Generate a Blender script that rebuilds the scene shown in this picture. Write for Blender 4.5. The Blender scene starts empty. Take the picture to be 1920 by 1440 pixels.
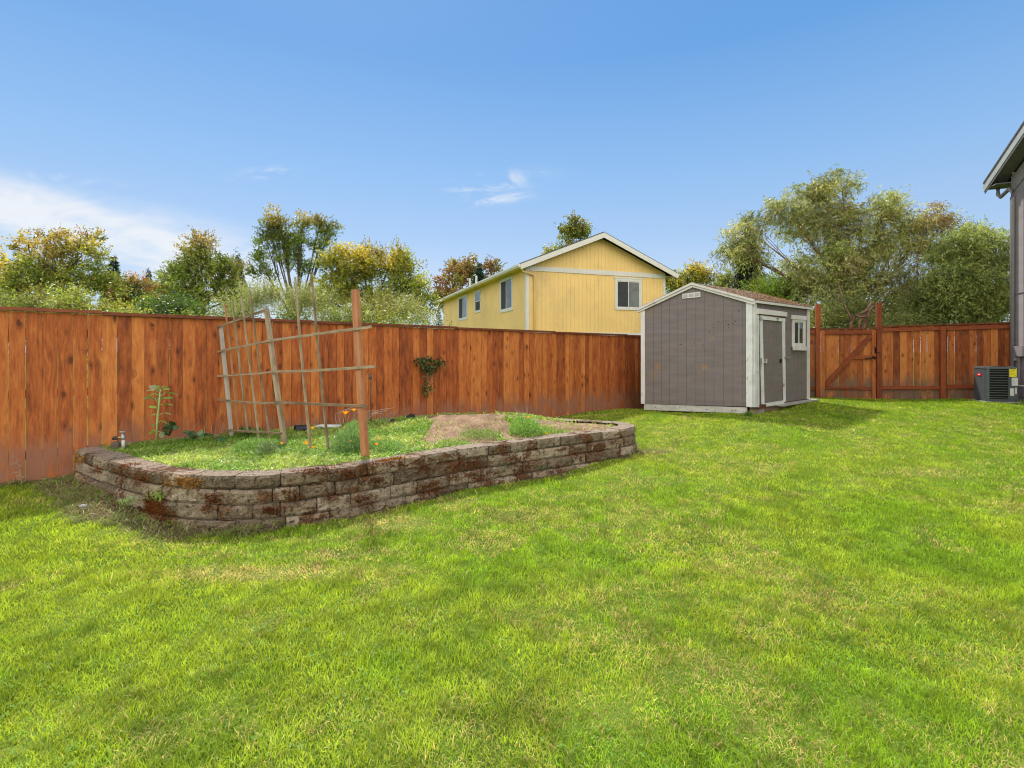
import bpy, math, random
import numpy as np
from mathutils import Vector
random.seed(7); rng = np.random.default_rng(7)
R = math.radians
scene = bpy.context.scene

# ------------------------------------------------------------------ camera, world, sun
F, CX, HY, CH = 950.0, 960.0, 658.0, 1.35      # focal length / principal column / horizon row (photo pixels), eye height
cam_d = bpy.data.cameras.new('camera'); cam = bpy.data.objects.new('camera', cam_d)
scene.collection.objects.link(cam); scene.camera = cam
cam_d.sensor_width = 36.0; cam_d.lens = F/1920*36; cam_d.shift_y = -(720-HY)/1920
cam_d.clip_start = 0.05; cam_d.clip_end = 3000
cam.location = (0, 0, CH); cam.rotation_euler = (R(90), 0, 0)

SUN_EL, SUN_AZ = 54.0, -22.0        # azimuth measured from +Y towards +X
sd = bpy.data.lights.new('sun', 'SUN'); so = bpy.data.objects.new('sun', sd); scene.collection.objects.link(so)
sd.energy = 4.0; sd.angle = R(3.0); sd.color = (1.0, .95, .86)
sv = Vector((math.sin(R(SUN_AZ))*math.cos(R(SUN_EL)), math.cos(R(SUN_AZ))*math.cos(R(SUN_EL)), math.sin(R(SUN_EL))))
so.rotation_euler = sv.to_track_quat('Z', 'Y').to_euler(); so.location = (0, 0, 30)

world = bpy.data.worlds.new('World'); scene.world = world; world.use_nodes = True
def build_world():
    nt = world.node_tree; nt.nodes.clear(); N = nt.nodes.new; L = nt.links.new
    out = N('ShaderNodeOutputWorld'); bg = N('ShaderNodeBackground'); bg.inputs['Strength'].default_value = 0.15
    sky = N('ShaderNodeTexSky'); sky.sky_type = 'NISHITA'; sky.sun_disc = False
    sky.sun_elevation = R(SUN_EL); sky.sun_rotation = R(SUN_AZ); sky.altitude = 0
    sky.air_density = 1.0; sky.dust_density = 0.6; sky.ozone_density = 2.5
    tc = N('ShaderNodeTexCoord'); sep = N('ShaderNodeSeparateXYZ'); L(tc.outputs['Generated'], sep.inputs[0])
    def M(op, a, b=None, clamp=False):
        n = N('ShaderNodeMath'); n.operation = op; n.use_clamp = clamp
        for i, v in enumerate((a, b)):
            if v is None: continue
            if isinstance(v, (int, float)): n.inputs[i].default_value = v
            else: L(v, n.inputs[i])
        return n.outputs[0]
    ysafe = M('MAXIMUM', sep.outputs[1], 0.05)
    u = M('DIVIDE', sep.outputs[0], ysafe); v = M('DIVIDE', sep.outputs[2], ysafe)
    cmb = N('ShaderNodeCombineXYZ'); L(M('ADD', u, M('MULTIPLY', v, 1.1)), cmb.inputs[0])
    L(M('MULTIPLY', M('ADD', v, M('MULTIPLY', u, .24)), 5.0), cmb.inputs[1])
    def noise(sc, det, dist, vec):
        n = N('ShaderNodeTexNoise'); n.inputs['Scale'].default_value = sc; n.inputs['Detail'].default_value = det
        n.inputs['Roughness'].default_value = .55; n.inputs['Distortion'].default_value = dist; L(vec, n.inputs['Vector']); return n.outputs[0]
    n1 = noise(2.2, 7, .5, cmb.outputs[0])
    cmb2 = N('ShaderNodeCombineXYZ'); L(u, cmb2.inputs[0]); L(M('MULTIPLY', v, 2.6), cmb2.inputs[1])
    n2 = noise(9, 8, 1.4, cmb2.outputs[0])
    def ss(x, a, b):
        n = N('ShaderNodeMapRange'); n.interpolation_type = 'SMOOTHSTEP'; L(x, n.inputs[0])
        n.inputs[1].default_value = a; n.inputs[2].default_value = b; return n.outputs[0]
    # broad cirrus band running down to the right on the left side
    d = M('ADD', v, M('MULTIPLY', u, .235))                    # distance above the band's axis
    lo = ss(d, -.085, .035); hi = ss(d, .150, .060)
    fade = ss(u, -.20, -.68)
    band = M('MULTIPLY', M('MULTIPLY', lo, hi), fade)
    band = M('MULTIPLY', band, M('ADD', M('MULTIPLY', ss(M('ADD', M('MULTIPLY', n1, .7), M('MULTIPLY', n2, .3)), .34, .66), .92), .14), True)
    # low haze veil near horizon on the left and centre
    veil = M('MULTIPLY', ss(v, .24, .02), ss(n1, .25, .7)); veil = M('MULTIPLY', veil, .55)
    def wisp(x, y, rx, ry, gain, tilt):
        du = M('SUBTRACT', u, (x-960)/950); dv = M('SUBTRACT', v, (658-y)/950)
        dv = M('SUBTRACT', dv, M('MULTIPLY', du, tilt))
        a = M('DIVIDE', du, rx); b = M('DIVIDE', dv, ry)
        g = M('POWER', 2.718, M('MULTIPLY', M('ADD', M('MULTIPLY', a, a), M('MULTIPLY', b, b)), -1))
        return M('MULTIPLY', M('MULTIPLY', g, ss(n2, .42, .72)), gain)
    c = M('MAXIMUM', band, veil)
    for w in ((490, 327, .045, .010, .75, .12), (925, 345, .075, .018, .95, .16), (930, 374, .065, .010, .85, .12), (60, 330, .16, .012, .4, -.10)):
        c = M('MAXIMUM', c, wisp(*w))
    c = M('MULTIPLY', c, M('GREATER_THAN', sep.outputs[1], .05))
    c = M('MINIMUM', M('MULTIPLY', c, 1.0), .92)
    # clear autumn blue: the Nishita sky graded towards a deeper blue overhead
    el = N('ShaderNodeMath'); el.operation = 'ARCSINE'; L(sep.outputs[2], el.inputs[0])
    rp = N('ShaderNodeValToRGB'); L(M('DIVIDE', el.outputs[0], 1.5708, True), rp.inputs[0]); e = rp.color_ramp.elements
    stops = [(0.0, (2.35, 2.95, 3.7)), (.10, (1.95, 2.7, 3.8)), (.21, (1.18, 2.2, 3.75)), (.33, (.54, 1.58, 3.35)), (.6, (.38, 1.25, 3.0))]
    while len(e) < len(stops): e.new(.5)
    for i, (p, c_) in enumerate(stops): e[i].position = p; e[i].color = (*c_, 1)
    tint = N('ShaderNodeMix'); tint.data_type = 'RGBA'; tint.inputs[0].default_value = .88
    L(sky.outputs[0], tint.inputs[6]); L(rp.outputs[0], tint.inputs[7])
    mx = N('ShaderNodeMix'); mx.data_type = 'RGBA'; L(c, mx.inputs[0]); L(tint.outputs[2], mx.inputs[6])
    mx.inputs[7].default_value = (4.0, 4.15, 4.35, 1)
    # bright cloud bank added to the unseen sky behind the viewer, filling shaded surfaces
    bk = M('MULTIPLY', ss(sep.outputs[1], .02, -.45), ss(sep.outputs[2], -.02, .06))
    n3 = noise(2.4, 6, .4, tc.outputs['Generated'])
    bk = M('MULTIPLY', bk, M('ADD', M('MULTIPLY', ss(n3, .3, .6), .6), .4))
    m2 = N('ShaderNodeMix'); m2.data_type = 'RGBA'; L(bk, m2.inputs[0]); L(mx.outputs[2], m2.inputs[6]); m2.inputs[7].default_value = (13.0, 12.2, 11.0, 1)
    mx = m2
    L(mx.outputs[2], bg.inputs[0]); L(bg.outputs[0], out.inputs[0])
build_world()
vs = scene.view_settings; vs.view_transform = 'Standard'; vs.look = 'None'; vs.exposure = 0.55; vs.gamma = 1
scene.cycles.filter_width = 1.1; scene.cycles.max_bounces = 6; scene.cycles.diffuse_bounces = 3; scene.cycles.transparent_max_bounces = 4
scene.cycles.caustics_reflective = False; scene.cycles.caustics_refractive = False

# ------------------------------------------------------------------ helpers
def W(x, y, Z, off=0):  # photo pixel at depth Z -> world point
    return ((x-CX)/F*Z, Z, CH+(HY-y)/F*Z)
col = scene.collection
def tag(o, label=None, cat=None, group=None, kind=None):
    if label: o['label'] = label
    if cat: o['category'] = cat
    if group: o['group'] = group
    if kind: o['kind'] = kind
    return o
def thing(name, label, cat, loc, group=None, kind=None):
    o = bpy.data.objects.new(name, None); o.empty_display_size = .2; o.location = loc; col.objects.link(o)
    return tag(o, label, cat, group, kind)
def mesh_arrays(name, V, Fc, attrs=None, smooth=False):
    V = np.asarray(V, dtype=np.float32); me = bpy.data.meshes.new(name)
    me.vertices.add(len(V)); me.vertices.foreach_set('co', V.ravel())
    if isinstance(Fc, np.ndarray):
        k = Fc.shape[1]; n = len(Fc)
        me.loops.add(n*k); me.loops.foreach_set('vertex_index', Fc.astype(np.int32).ravel())
        me.polygons.add(n); me.polygons.foreach_set('loop_start', np.arange(0, n*k, k, dtype=np.int32))
    else:
        tot = [len(f) for f in Fc]; me.loops.add(sum(tot))
        me.loops.foreach_set('vertex_index', np.array([i for f in Fc for i in f], dtype=np.int32))
        me.polygons.add(len(Fc)); me.polygons.foreach_set('loop_start', np.concatenate([[0], np.cumsum(tot)[:-1]]).astype(np.int32))
    me.update(calc_edges=True)
    me.polygons.foreach_set('use_smooth', np.full(len(me.polygons), bool(smooth)))
    for nm, ar in (attrs or {}).items():
        ar = np.asarray(ar, dtype=np.float32)
        if ar.ndim == 1: a = me.attributes.new(nm, 'FLOAT', 'POINT'); a.data.foreach_set('value', ar)
        elif ar.shape[1] == 3: a = me.attributes.new(nm, 'FLOAT_VECTOR', 'POINT'); a.data.foreach_set('vector', ar.ravel())
        else: a = me.attributes.new(nm, 'FLOAT_COLOR', 'POINT'); a.data.foreach_set('color', ar.ravel())
    me.validate(); return me
def link(name, me, mat, parent=None):
    o = bpy.data.objects.new(name, me)
    if mat: me.materials.append(mat)
    col.objects.link(o)
    if parent:
        o.parent = parent
        p = parent; lx = Vector((0, 0, 0))
        while p: lx += p.location; p = p.parent
        o.location = -lx         # meshes are made in world coordinates
    return o
class MB:
    """collects solids; every solid stores grain coordinates gc (x along the grain) and a random tint"""
    def __init__(s): s.v = []; s.f = []; s.gc = []; s.t = []
    def add(s, pts, faces, gc=None, tint=None):
        b = len(s.v); s.v += [tuple(p) for p in pts]; s.f += [tuple(b+i for i in f) for f in faces]
        s.gc += [tuple(g) for g in (gc if gc is not None else pts)]
        tint = random.random() if tint is None else tint
        s.t += [tint]*len(pts)
    def extrude(s, poly, vec, grain=None, tint=None):
        n = len(poly); P = [Vector(p) for p in poly]; vec = Vector(vec); Q = [p+vec for p in P]
        off = random.random()*50
        g = Vector(grain).normalized() if grain is not None else (P[1]-P[0]).normalized()
        nv = vec.normalized(); c = g.cross(nv)
        if c.length < .1: c = g.orthogonal()
        c.normalize(); o0 = P[0]; w0 = random.random()*20
        gc = [(g.dot(p-o0)+off, c.dot(p-o0)+w0, nv.dot(p-o0)) for p in P+Q]
        fs = [tuple(range(n)), tuple(range(2*n-1, n-1, -1))]+[(i, n+i, n+(i+1) % n, (i+1) % n) for i in range(n)]
        s.add(P+Q, fs, gc, tint)
    def box(s, lo, hi, grain=(0, 0, 1), tint=None):
        x0, y0, z0 = lo; x1, y1, z1 = hi
        s.extrude([(x0, y0, z0), (x1, y0, z0), (x1, y0, z1), (x0, y0, z1)], (0, y1-y0, 0), grain, tint)
    def bar(s, a, b, w, d, side=None, tint=None, taper=1.0):
        a = Vector(a); b = Vector(b); g = (b-a).normalized()
        sd_ = Vector(side) if side is not None else Vector((1, 0, 0))
        sd_ = (sd_-g*sd_.dot(g)).normalized(); nn = g.cross(sd_)
        P = []; 
        for p, k in ((a, 1), (b, taper)):
            for i, j in ((-1, -1), (1, -1), (1, 1), (-1, 1)): P.append(p+sd_*i*w/2*k+nn*j*d/2*k)
        L_ = (b-a).length; off = random.random()*50; w0 = random.random()*20
        gc = [((0 if i < 4 else L_)+off, sd_.dot(P[i]-a)+w0, nn.dot(P[i]-a)) for i in range(8)]
        s.add(P, [(3, 2, 1, 0), (4, 5, 6, 7), (0, 1, 5, 4), (1, 2, 6, 5), (2, 3, 7, 6), (3, 0, 4, 7)], gc, tint)
    def tube(s, pts, rad, seg=6, tint=None, cap=True):
        pts = [Vector(p) for p in pts]; n = len(pts)
        if not hasattr(rad, '__len__'): rad = [rad]*n
        ring = []; up = Vector((.13, .21, .97)); off = random.random()*50; gl = 0; V = []; G = []
        for i, p in enumerate(pts):
            t = (pts[min(i+1, n-1)]-pts[max(i-1, 0)]).normalized()
            a = t.cross(up); a = a.normalized() if a.length > 1e-3 else t.orthogonal().normalized(); b_ = t.cross(a)
            if i: gl += (p-pts[i-1]).length
            for k in range(seg):
                an = 2*math.pi*k/seg; V.append(p+(a*math.cos(an)+b_*math.sin(an))*rad[i]); G.append((gl+off, an*rad[i], 0))
        Fs = [(i*seg+k, i*seg+(k+1) % seg, (i+1)*seg+(k+1) % seg, (i+1)*seg+k) for i in range(n-1) for k in range(seg)]
        if cap: Fs += [tuple(range(seg-1, -1, -1)), tuple((n-1)*seg+k for k in range(seg))]
        s.add(V, Fs, G, tint)
    def build(s, name, mat, parent=None, smooth=False):
        me = mesh_arrays(name, s.v, s.f, {'gc': s.gc, 'tint': s.t}, smooth)
        import bmesh
        bm = bmesh.new(); bm.from_mesh(me); bmesh.ops.recalc_face_normals(bm, faces=bm.faces); bm.to_mesh(me); bm.free()
        return link(name, me, mat, parent)
class Plane:
    """vertical plane through P0 with horizontal direction u (left to right); n points to the viewer's side"""
    def __init__(s, P0, P1):
        s.P = Vector((P0[0], P0[1], 0)); d = Vector((P1[0]-P0[0], P1[1]-P0[1], 0)); s.L = d.length
        s.u = d.normalized(); s.n = Vector((s.u.y, -s.u.x, 0))
    def pt(s, a, z, d=0): p = s.P+s.u*a+s.n*d; return (p.x, p.y, z)
    def px(s, x, y, d=0):
        k = (x-CX)/F; o = s.P+s.n*d
        t = (k*o.y-o.x)/(s.u.x-k*s.u.y); Z = o.y+s.u.y*t
        return t, CH+(HY-y)/F*Z
    def prism(s, mb, pts, d0, d1, grain='v', tint=None):
        poly = [s.pt(a, z, d0) for a, z in pts]
        g = {'v': (0, 0, 1), 'h': tuple(s.u)}.get(grain) if isinstance(grain, str) else grain
        mb.extrude(poly, tuple(s.n*(d1-d0)), g, tint)
    def rect(s, mb, a0, a1, z0, z1, d0, d1, grain='v', tint=None):
        s.prism(mb, [(a0, z0), (a1, z0), (a1, z1), (a0, z1)], d0, d1, grain, tint)

# value noise in numpy
_lat = rng.random((256, 256))
def vn(x, y, sc, seed=0):
    x = np.asarray(x)*sc+seed*17.3+1000; y = np.asarray(y)*sc+seed*31.7+1000
    xi = np.floor(x).astype(int); yi = np.floor(y).astype(int); fx = x-xi; fy = y-yi
    fx = fx*fx*(3-2*fx); fy = fy*fy*(3-2*fy)
    g = lambda a, b: _lat[a % 256, b % 256]
    return (g(xi, yi)*(1-fx)+g(xi+1, yi)*fx)*(1-fy)+(g(xi, yi+1)*(1-fx)+g(xi+1, yi+1)*fx)*fy
def fbm(x, y, sc, seed=0, o=4):
    r = 0; a = .5; t = 0
    for i in range(o): r = r+a*vn(x, y, sc*2**i, seed+i*3); t += a; a *= .55
    return r/t
def sstep(x, a, b):
    t = np.clip((np.asarray(x)-a)/(b-a), 0, 1); return t*t*(3-2*t)

# ------------------------------------------------------------------ materials
def new_mat(name):
    m = bpy.data.materials.new(name); m.use_nodes = True; nt = m.node_tree; nt.nodes.clear()
    o = nt.nodes.new('ShaderNodeOutputMaterial'); b = nt.nodes.new('ShaderNodeBsdfPrincipled')
    nt.links.new(b.outputs[0], o.inputs[0]); return m, nt, b, o
class NT:
    def __init__(s, nt): s.nt = nt
    def node(s, t, **kw):
        n = s.nt.nodes.new(t)
        for k, v in kw.items(): setattr(n, k, v)
        return n
    def L(s, a, b): s.nt.links.new(a, b)
    def m(s, op, a, b=None, clamp=False):
        n = s.nt.nodes.new('ShaderNodeMath'); n.operation = op; n.use_clamp = clamp
        for i, v in enumerate((a, b)):
            if v is None: continue
            if isinstance(v, (int, float)): n.inputs[i].default_value = v
            else: s.L(v, n.inputs[i])
        return n.outputs[0]
    def attr(s, nm, out='Vector'):
        n = s.nt.nodes.new('ShaderNodeAttribute'); n.attribute_name = nm; return n.outputs[out]
    def attr_col(s, c):
        n = s.nt.nodes.new('ShaderNodeSeparateColor'); s.L(c, n.inputs[0]); return n.outputs[0]
    def pos(s): return s.nt.nodes.new('ShaderNodeNewGeometry').outputs['Position']
    def scale(s, v, sc):
        n = s.nt.nodes.new('ShaderNodeVectorMath'); n.operation = 'MULTIPLY'; s.L(v, n.inputs[0]); n.inputs[1].default_value = sc; return n.outputs[0]
    def noise(s, v, sc, det=4, rough=.55, dist=0):
        n = s.nt.nodes.new('ShaderNodeTexNoise'); s.L(v, n.inputs['Vector']); n.inputs['Scale'].default_value = sc
        n.inputs['Detail'].default_value = det; n.inputs['Roughness'].default_value = rough; n.inputs['Distortion'].default_value = dist; return n.outputs[0]
    def ramp(s, f, stops, interp='LINEAR'):
        n = s.nt.nodes.new('ShaderNodeValToRGB'); s.L(f, n.inputs[0]); n.color_ramp.interpolation = interp
        e = n.color_ramp.elements
        while len(e) < len(stops): e.new(.5)
        for i, (p, c) in enumerate(stops):
            e[i].position = p; e[i].color = (*c, 1) if len(c) == 3 else c
        return n.outputs[0]
    def mix(s, f, a, b, mode='MIX'):
        n = s.nt.nodes.new('ShaderNodeMix'); n.data_type = 'RGBA'; n.blend_type = mode
        for i, v in ((0, f), (6, a), (7, b)):
            if isinstance(v, (int, float)): n.inputs[i].default_value = v
            elif isinstance(v, tuple): n.inputs[i].default_value = (*v, 1)
            else: s.L(v, n.inputs[i])
        return n.outputs[2]
    def mr(s, v, a, b, c=0, d=1, sm=True):
        n = s.nt.nodes.new('ShaderNodeMapRange'); s.L(v, n.inputs[0])
        if sm: n.interpolation_type = 'SMOOTHSTEP'
        for i, q in enumerate((a, b, c, d)): n.inputs[i+1].default_value = q
        return n.outputs[0]
    def bump(s, h, strength, dist, bsdf):
        n = s.nt.nodes.new('ShaderNodeBump'); n.inputs['Strength'].default_value = strength; n.inputs['Distance'].default_value = dist
        s.L(h, n.inputs['Height']); s.L(n.outputs[0], bsdf.inputs['Normal'])
def wood_mat(name, dark, mid, light, knots=True, gray=0.0, rough=.7, weather=None, spec=.3, tw=.17):
    m, nt, b, o = new_mat(name); T = NT(nt)
    gc = T.attr('gc'); tint = T.attr('tint', 'Fac')
    warp = T.noise(T.scale(gc, (1.6, 8, 3)), 1.0, 2)
    sepn = T.node('ShaderNodeSeparateXYZ'); T.L(gc, sepn.inputs[0])
    cmb = T.node('ShaderNodeCombineXYZ'); T.L(T.m('MULTIPLY', sepn.outputs[0], 1.6), cmb.inputs[0])
    T.L(T.m('ADD', T.m('MULTIPLY', sepn.outputs[1], 60), T.m('MULTIPLY', warp, 9)), cmb.inputs[1]); T.L(T.m('MULTIPLY', sepn.outputs[2], 30), cmb.inputs[2])
    g1 = T.noise(cmb.outputs[0], 1.0, 5, .6, .3)
    g2 = T.noise(T.scale(gc, (7, 190, 90)), 1.0, 3, .7)
    blot = T.noise(T.scale(gc, (3.6, 13, 3)), 1.0, 4, .65)
    f = T.m('ADD', T.m('ADD', T.m('ADD', T.m('MULTIPLY', g1, .34), T.m('MULTIPLY', g2, .20)), T.m('MULTIPLY', blot, .42)), T.m('MULTIPLY', T.m('SUBTRACT', tint, .5), tw))
    c = T.ramp(f, [(.30, dark), (.46, mid), (.64, light)])
    h = T.m('MULTIPLY', g1, .6)
    if knots:
        vo = T.node('ShaderNodeTexVoronoi'); T.L(T.scale(gc, (5.5, 11, 2)), vo.inputs['Vector']); vo.inputs['Scale'].default_value = 1
        rk = T.m('MULTIPLY', T.m('SUBTRACT', T.attr_col(vo.outputs['Color']), .55), .58)
        kn = T.mr(T.m('SUBTRACT', vo.outputs['Distance'], rk), .02, -.08)
        c = T.mix(T.m('MULTIPLY', kn, .8), c, tuple(x*.30 for x in dark[:1])+tuple(x*.35 for x in dark[1:]))
        ring = T.m('SINE', T.m('MULTIPLY', vo.outputs['Distance'], 60))
        c = T.mix(T.m('MULTIPLY', T.mr(T.m('SUBTRACT', vo.outputs['Distance'], rk), .30, .0), T.m('ADD', .25, T.m('MULTIPLY', T.m('ADD', ring, 1), .22))), c, dark)
    if weather:      # silvering that starts at the foot of the boards
        wz = T.node('ShaderNodeSeparateXYZ'); T.L(T.pos(), wz.inputs[0])
        wn = T.noise(T.scale(T.pos(), (3, 3, 1.4)), 2, 3)
        mask = T.m('MULTIPLY', T.mr(T.m('ADD', wz.outputs[2], T.m('MULTIPLY', wn, -.5)), weather[0], weather[1]), T.mr(wn, .25, .6))
        c = T.mix(mask, c, weather[2])
    if gray: c = T.mix(gray, c, (.32, .29, .26))
    T.L(c, b.inputs['Base Color']); b.inputs['Roughness'].default_value = rough; b.inputs['Specular IOR Level'].default_value = spec
    T.bump(h, .5, .004, b); return m
def plain_mat(name, c, rough=.6, metal=0, var=.12, vs_=6.0, spec=.4, bump=0.0, stretch=(1, 1, 1), dirt=None, marks=()):
    m, nt, b, o = new_mat(name); T = NT(nt); p = T.pos()
    n = T.noise(T.scale(p, stretch), vs_, 5, .6)
    c2 = T.mix(T.mr(n, .3, .7), tuple(x*(1-var) for x in c), tuple(min(1, x*(1+var)) for x in c))
    if dirt:
        dn = T.noise(T.scale(p, (4, 4, 2.5)), dirt[1], 6, .65)
        c2 = T.mix(T.mr(dn, dirt[2], dirt[3]), c2, dirt[0])
    for (q, r, mc) in marks:      # worn spots at fixed places on the boards
        sb = T.node('ShaderNodeVectorMath'); sb.operation = 'DISTANCE'; T.L(p, sb.inputs[0]); sb.inputs[1].default_value = q
        dd = T.m('ADD', sb.outputs['Value'], T.m('MULTIPLY', T.m('SUBTRACT', T.noise(p, 14, 5, .7), .5), r*1.1))
        c2 = T.mix(T.m('MULTIPLY', T.mr(dd, r, r*.15), .62), c2, mc)
    T.L(c2, b.inputs['Base Color']); b.inputs['Roughness'].default_value = rough; b.inputs['Metallic'].default_value = metal
    b.inputs['Specular IOR Level'].default_value = spec
    if bump: T.bump(T.noise(T.scale(p, stretch), vs_*6, 4), bump, .004, b)
    return m
def leaf_mat(name, trans=.4, rough=.55, spec=.25):
    m, nt, b, o = new_mat(name); T = NT(nt); c = T.attr('col', 'Color')
    b.inputs['Roughness'].default_value = rough; b.inputs['Specular IOR Level'].default_value = spec; T.L(c, b.inputs['Base Color'])
    tr = T.node('ShaderNodeBsdfTranslucent'); T.L(T.mix(1.0, c, (1.25, 1.3, .7), 'MULTIPLY'), tr.inputs[0])
    mx = T.node('ShaderNodeMixShader'); mx.inputs[0].default_value = trans
    T.L(b.outputs[0], mx.inputs[1]); T.L(tr.outputs[0], mx.inputs[2]); T.L(mx.outputs[0], o.inputs[0]); return m
M = {}
M['cedar'] = wood_mat('cedar_stain', (.125, .028, .009), (.345, .086, .018), (.54, .19, .045), tw=.20, weather=(.34, -.1, (.26, .11, .065)))
M['cedar2'] = wood_mat('cedar_stain_back', (.13, .031, .009), (.31, .082, .018), (.51, .18, .046), tw=.30, weather=(.62, .1, (.16, .095, .062)))
M['cedar_post'] = wood_mat('cedar_post', (.10, .022, .010), (.21, .047, .014), (.30, .075, .022), knots=False)
M['cap_rail'] = wood_mat('cedar_cap', (.07, .019, .010), (.17, .045, .018), (.25, .075, .03), knots=False)
M['stake_orange'] = wood_mat('stake_orange', (.21, .08, .036), (.37, .155, .07), (.51, .26, .14), knots=False)
M['stake_gray'] = wood_mat('stake_gray', (.07, .05, .03), (.225, .165, .10), (.42, .34, .235), knots=False, rough=.85)
M['stake_pale'] = wood_mat('stake_pale', (.22, .20, .17), (.34, .32, .28), (.46, .43, .38), knots=False, rough=.85)
M['siding_gray'] = plain_mat('siding_gray', (.165, .140, .137), .75, var=.10, vs_=2.2, bump=.35, stretch=(1, 1, 6), dirt=((.205, .150, .115), .5, .60, .78), marks=[((3.18, 11.04, 1.005), .13, (.27, .155, .08)), ((3.93, 10.34, 1.02), .10, (.32, .17, .07)), ((3.10, 11.11, .82), .16, (.22, .15, .10)), ((4.05, 10.23, 1.60), .06, (.26, .17, .09))])
M['white_trim'] = plain_mat('white_trim', (.60, .57, .55), .6, var=.08, vs_=3, bump=.2, dirt=((.33, .30, .25), 1.0, .58, .75))
M['white_worn'] = plain_mat('white_worn', (.58, .59, .58), .65, var=.10, vs_=5, bump=.4, dirt=((.28, .20, .13), 1.4, .58, .66))
M['skid'] = plain_mat('skid_board', (.44, .43, .39), .75, var=.15, vs_=4, bump=.3, stretch=(1, 1, 4), dirt=((.18, .16, .12), 1.5, .55, .7))
M['yellow'] = plain_mat('siding_yellow', (.74, .51, .19), .7, var=.05, vs_=.8, bump=.15, dirt=((.60, .42, .18), .14, .52, .72))
M['house_trim'] = plain_mat('house_trim', (.58, .56, .52), .6, var=.05)
M['shingle'] = plain_mat('roof_shingle', (.075, .078, .085), .9, var=.35, vs_=14, bump=.5)
M['grayhouse'] = plain_mat('siding_grayhouse', (.26, .225, .225), .7, var=.08, vs_=1.5, bump=.15, stretch=(1, 1, 4))
M['gray_trim'] = plain_mat('gray_trim', (.22, .20, .205), .6, var=.06)
M['fascia'] = plain_mat('fascia_gray', (.36, .36, .36), .5, var=.05)
M['soffit'] = plain_mat('soffit', (.17, .16, .16), .8, var=.08)
M['ac_metal'] = plain_mat('ac_metal', (.075, .090, .10), .45, .2, var=.10, vs_=8)
M['ac_louver'] = plain_mat('ac_louver', (.13, .145, .15), .4, .3, var=.08)
M['ac_coil'] = plain_mat('ac_coil', (.012, .013, .014), .6, .4, var=.3, vs_=40)
M['label_yellow'] = plain_mat('label_yellow', (.78, .66, .02), .4, var=.03)
M['label_white'] = plain_mat('label_white', (.55, .55, .55), .4, var=.05)
M['badge_red'] = plain_mat('badge_red', (.50, .02, .02), .3, var=.03)
M['ink'] = plain_mat('ink', (.08, .07, .05), .6, var=.1)
M['ink_white'] = plain_mat('ink_white', (.8, .8, .8), .5, var=.02)
M['black'] = plain_mat('black_iron', (.015, .015, .016), .45, .5, var=.2)
M['black_plastic'] = plain_mat('black_plastic', (.02, .021, .024), .5, var=.2)
M['galv'] = plain_mat('galvanised', (.36, .37, .38), .45, .6, var=.15, vs_=20)
M['rust'] = plain_mat('rust', (.10, .035, .014), .9, var=.4, vs_=30, bump=.6)
M['brass'] = plain_mat('brass', (.45, .26, .10), .4, .8, var=.2, vs_=30)
M['concrete'] = plain_mat('concrete', (.33, .31, .28), .9, var=.15, vs_=9, bump=.5)
M['pebble'] = plain_mat('pebble', (.24, .24, .24), .8, var=.2, vs_=20, bump=.4)
M['pipe_white'] = plain_mat('pipe_white', (.50, .50, .49), .5, var=.15, vs_=12)
M['bark'] = plain_mat('bark', (.085, .065, .05), .95, var=.35, vs_=9, bump=.7, stretch=(1, 1, .3))
M['bark_red'] = plain_mat('bark_red', (.20, .11, .075), .9, var=.35, vs_=6, bump=.6, stretch=(1, 1, .3))
M['leaf'] = leaf_mat('leaf', .44, .42, .5); M['grass'] = leaf_mat('grass_blade', .46, .5, .3)
M['petal'] = leaf_mat('petal', .35, .5, .2); M['moss'] = leaf_mat('moss_tuft', .15, .9, .05)
def glass_mat(name, c):
    m, nt, b, o = new_mat(name); T = NT(nt)
    n = T.noise(T.pos(), 1.7, 3); T.L(T.mix(T.mr(n, .35, .65), c, tuple(x*2.2 for x in c)), b.inputs['Base Color'])
    b.inputs['Roughness'].default_value = .06; b.inputs['Specular IOR Level'].default_value = .45; T.bump(T.noise(T.pos(), 1.1, 1), .05, .02, b); return m
M['glass'] = glass_mat('window_glass', (.035, .045, .045)); M['screen'] = plain_mat('insect_screen', (.035, .038, .040), .8, var=.15)
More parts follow.
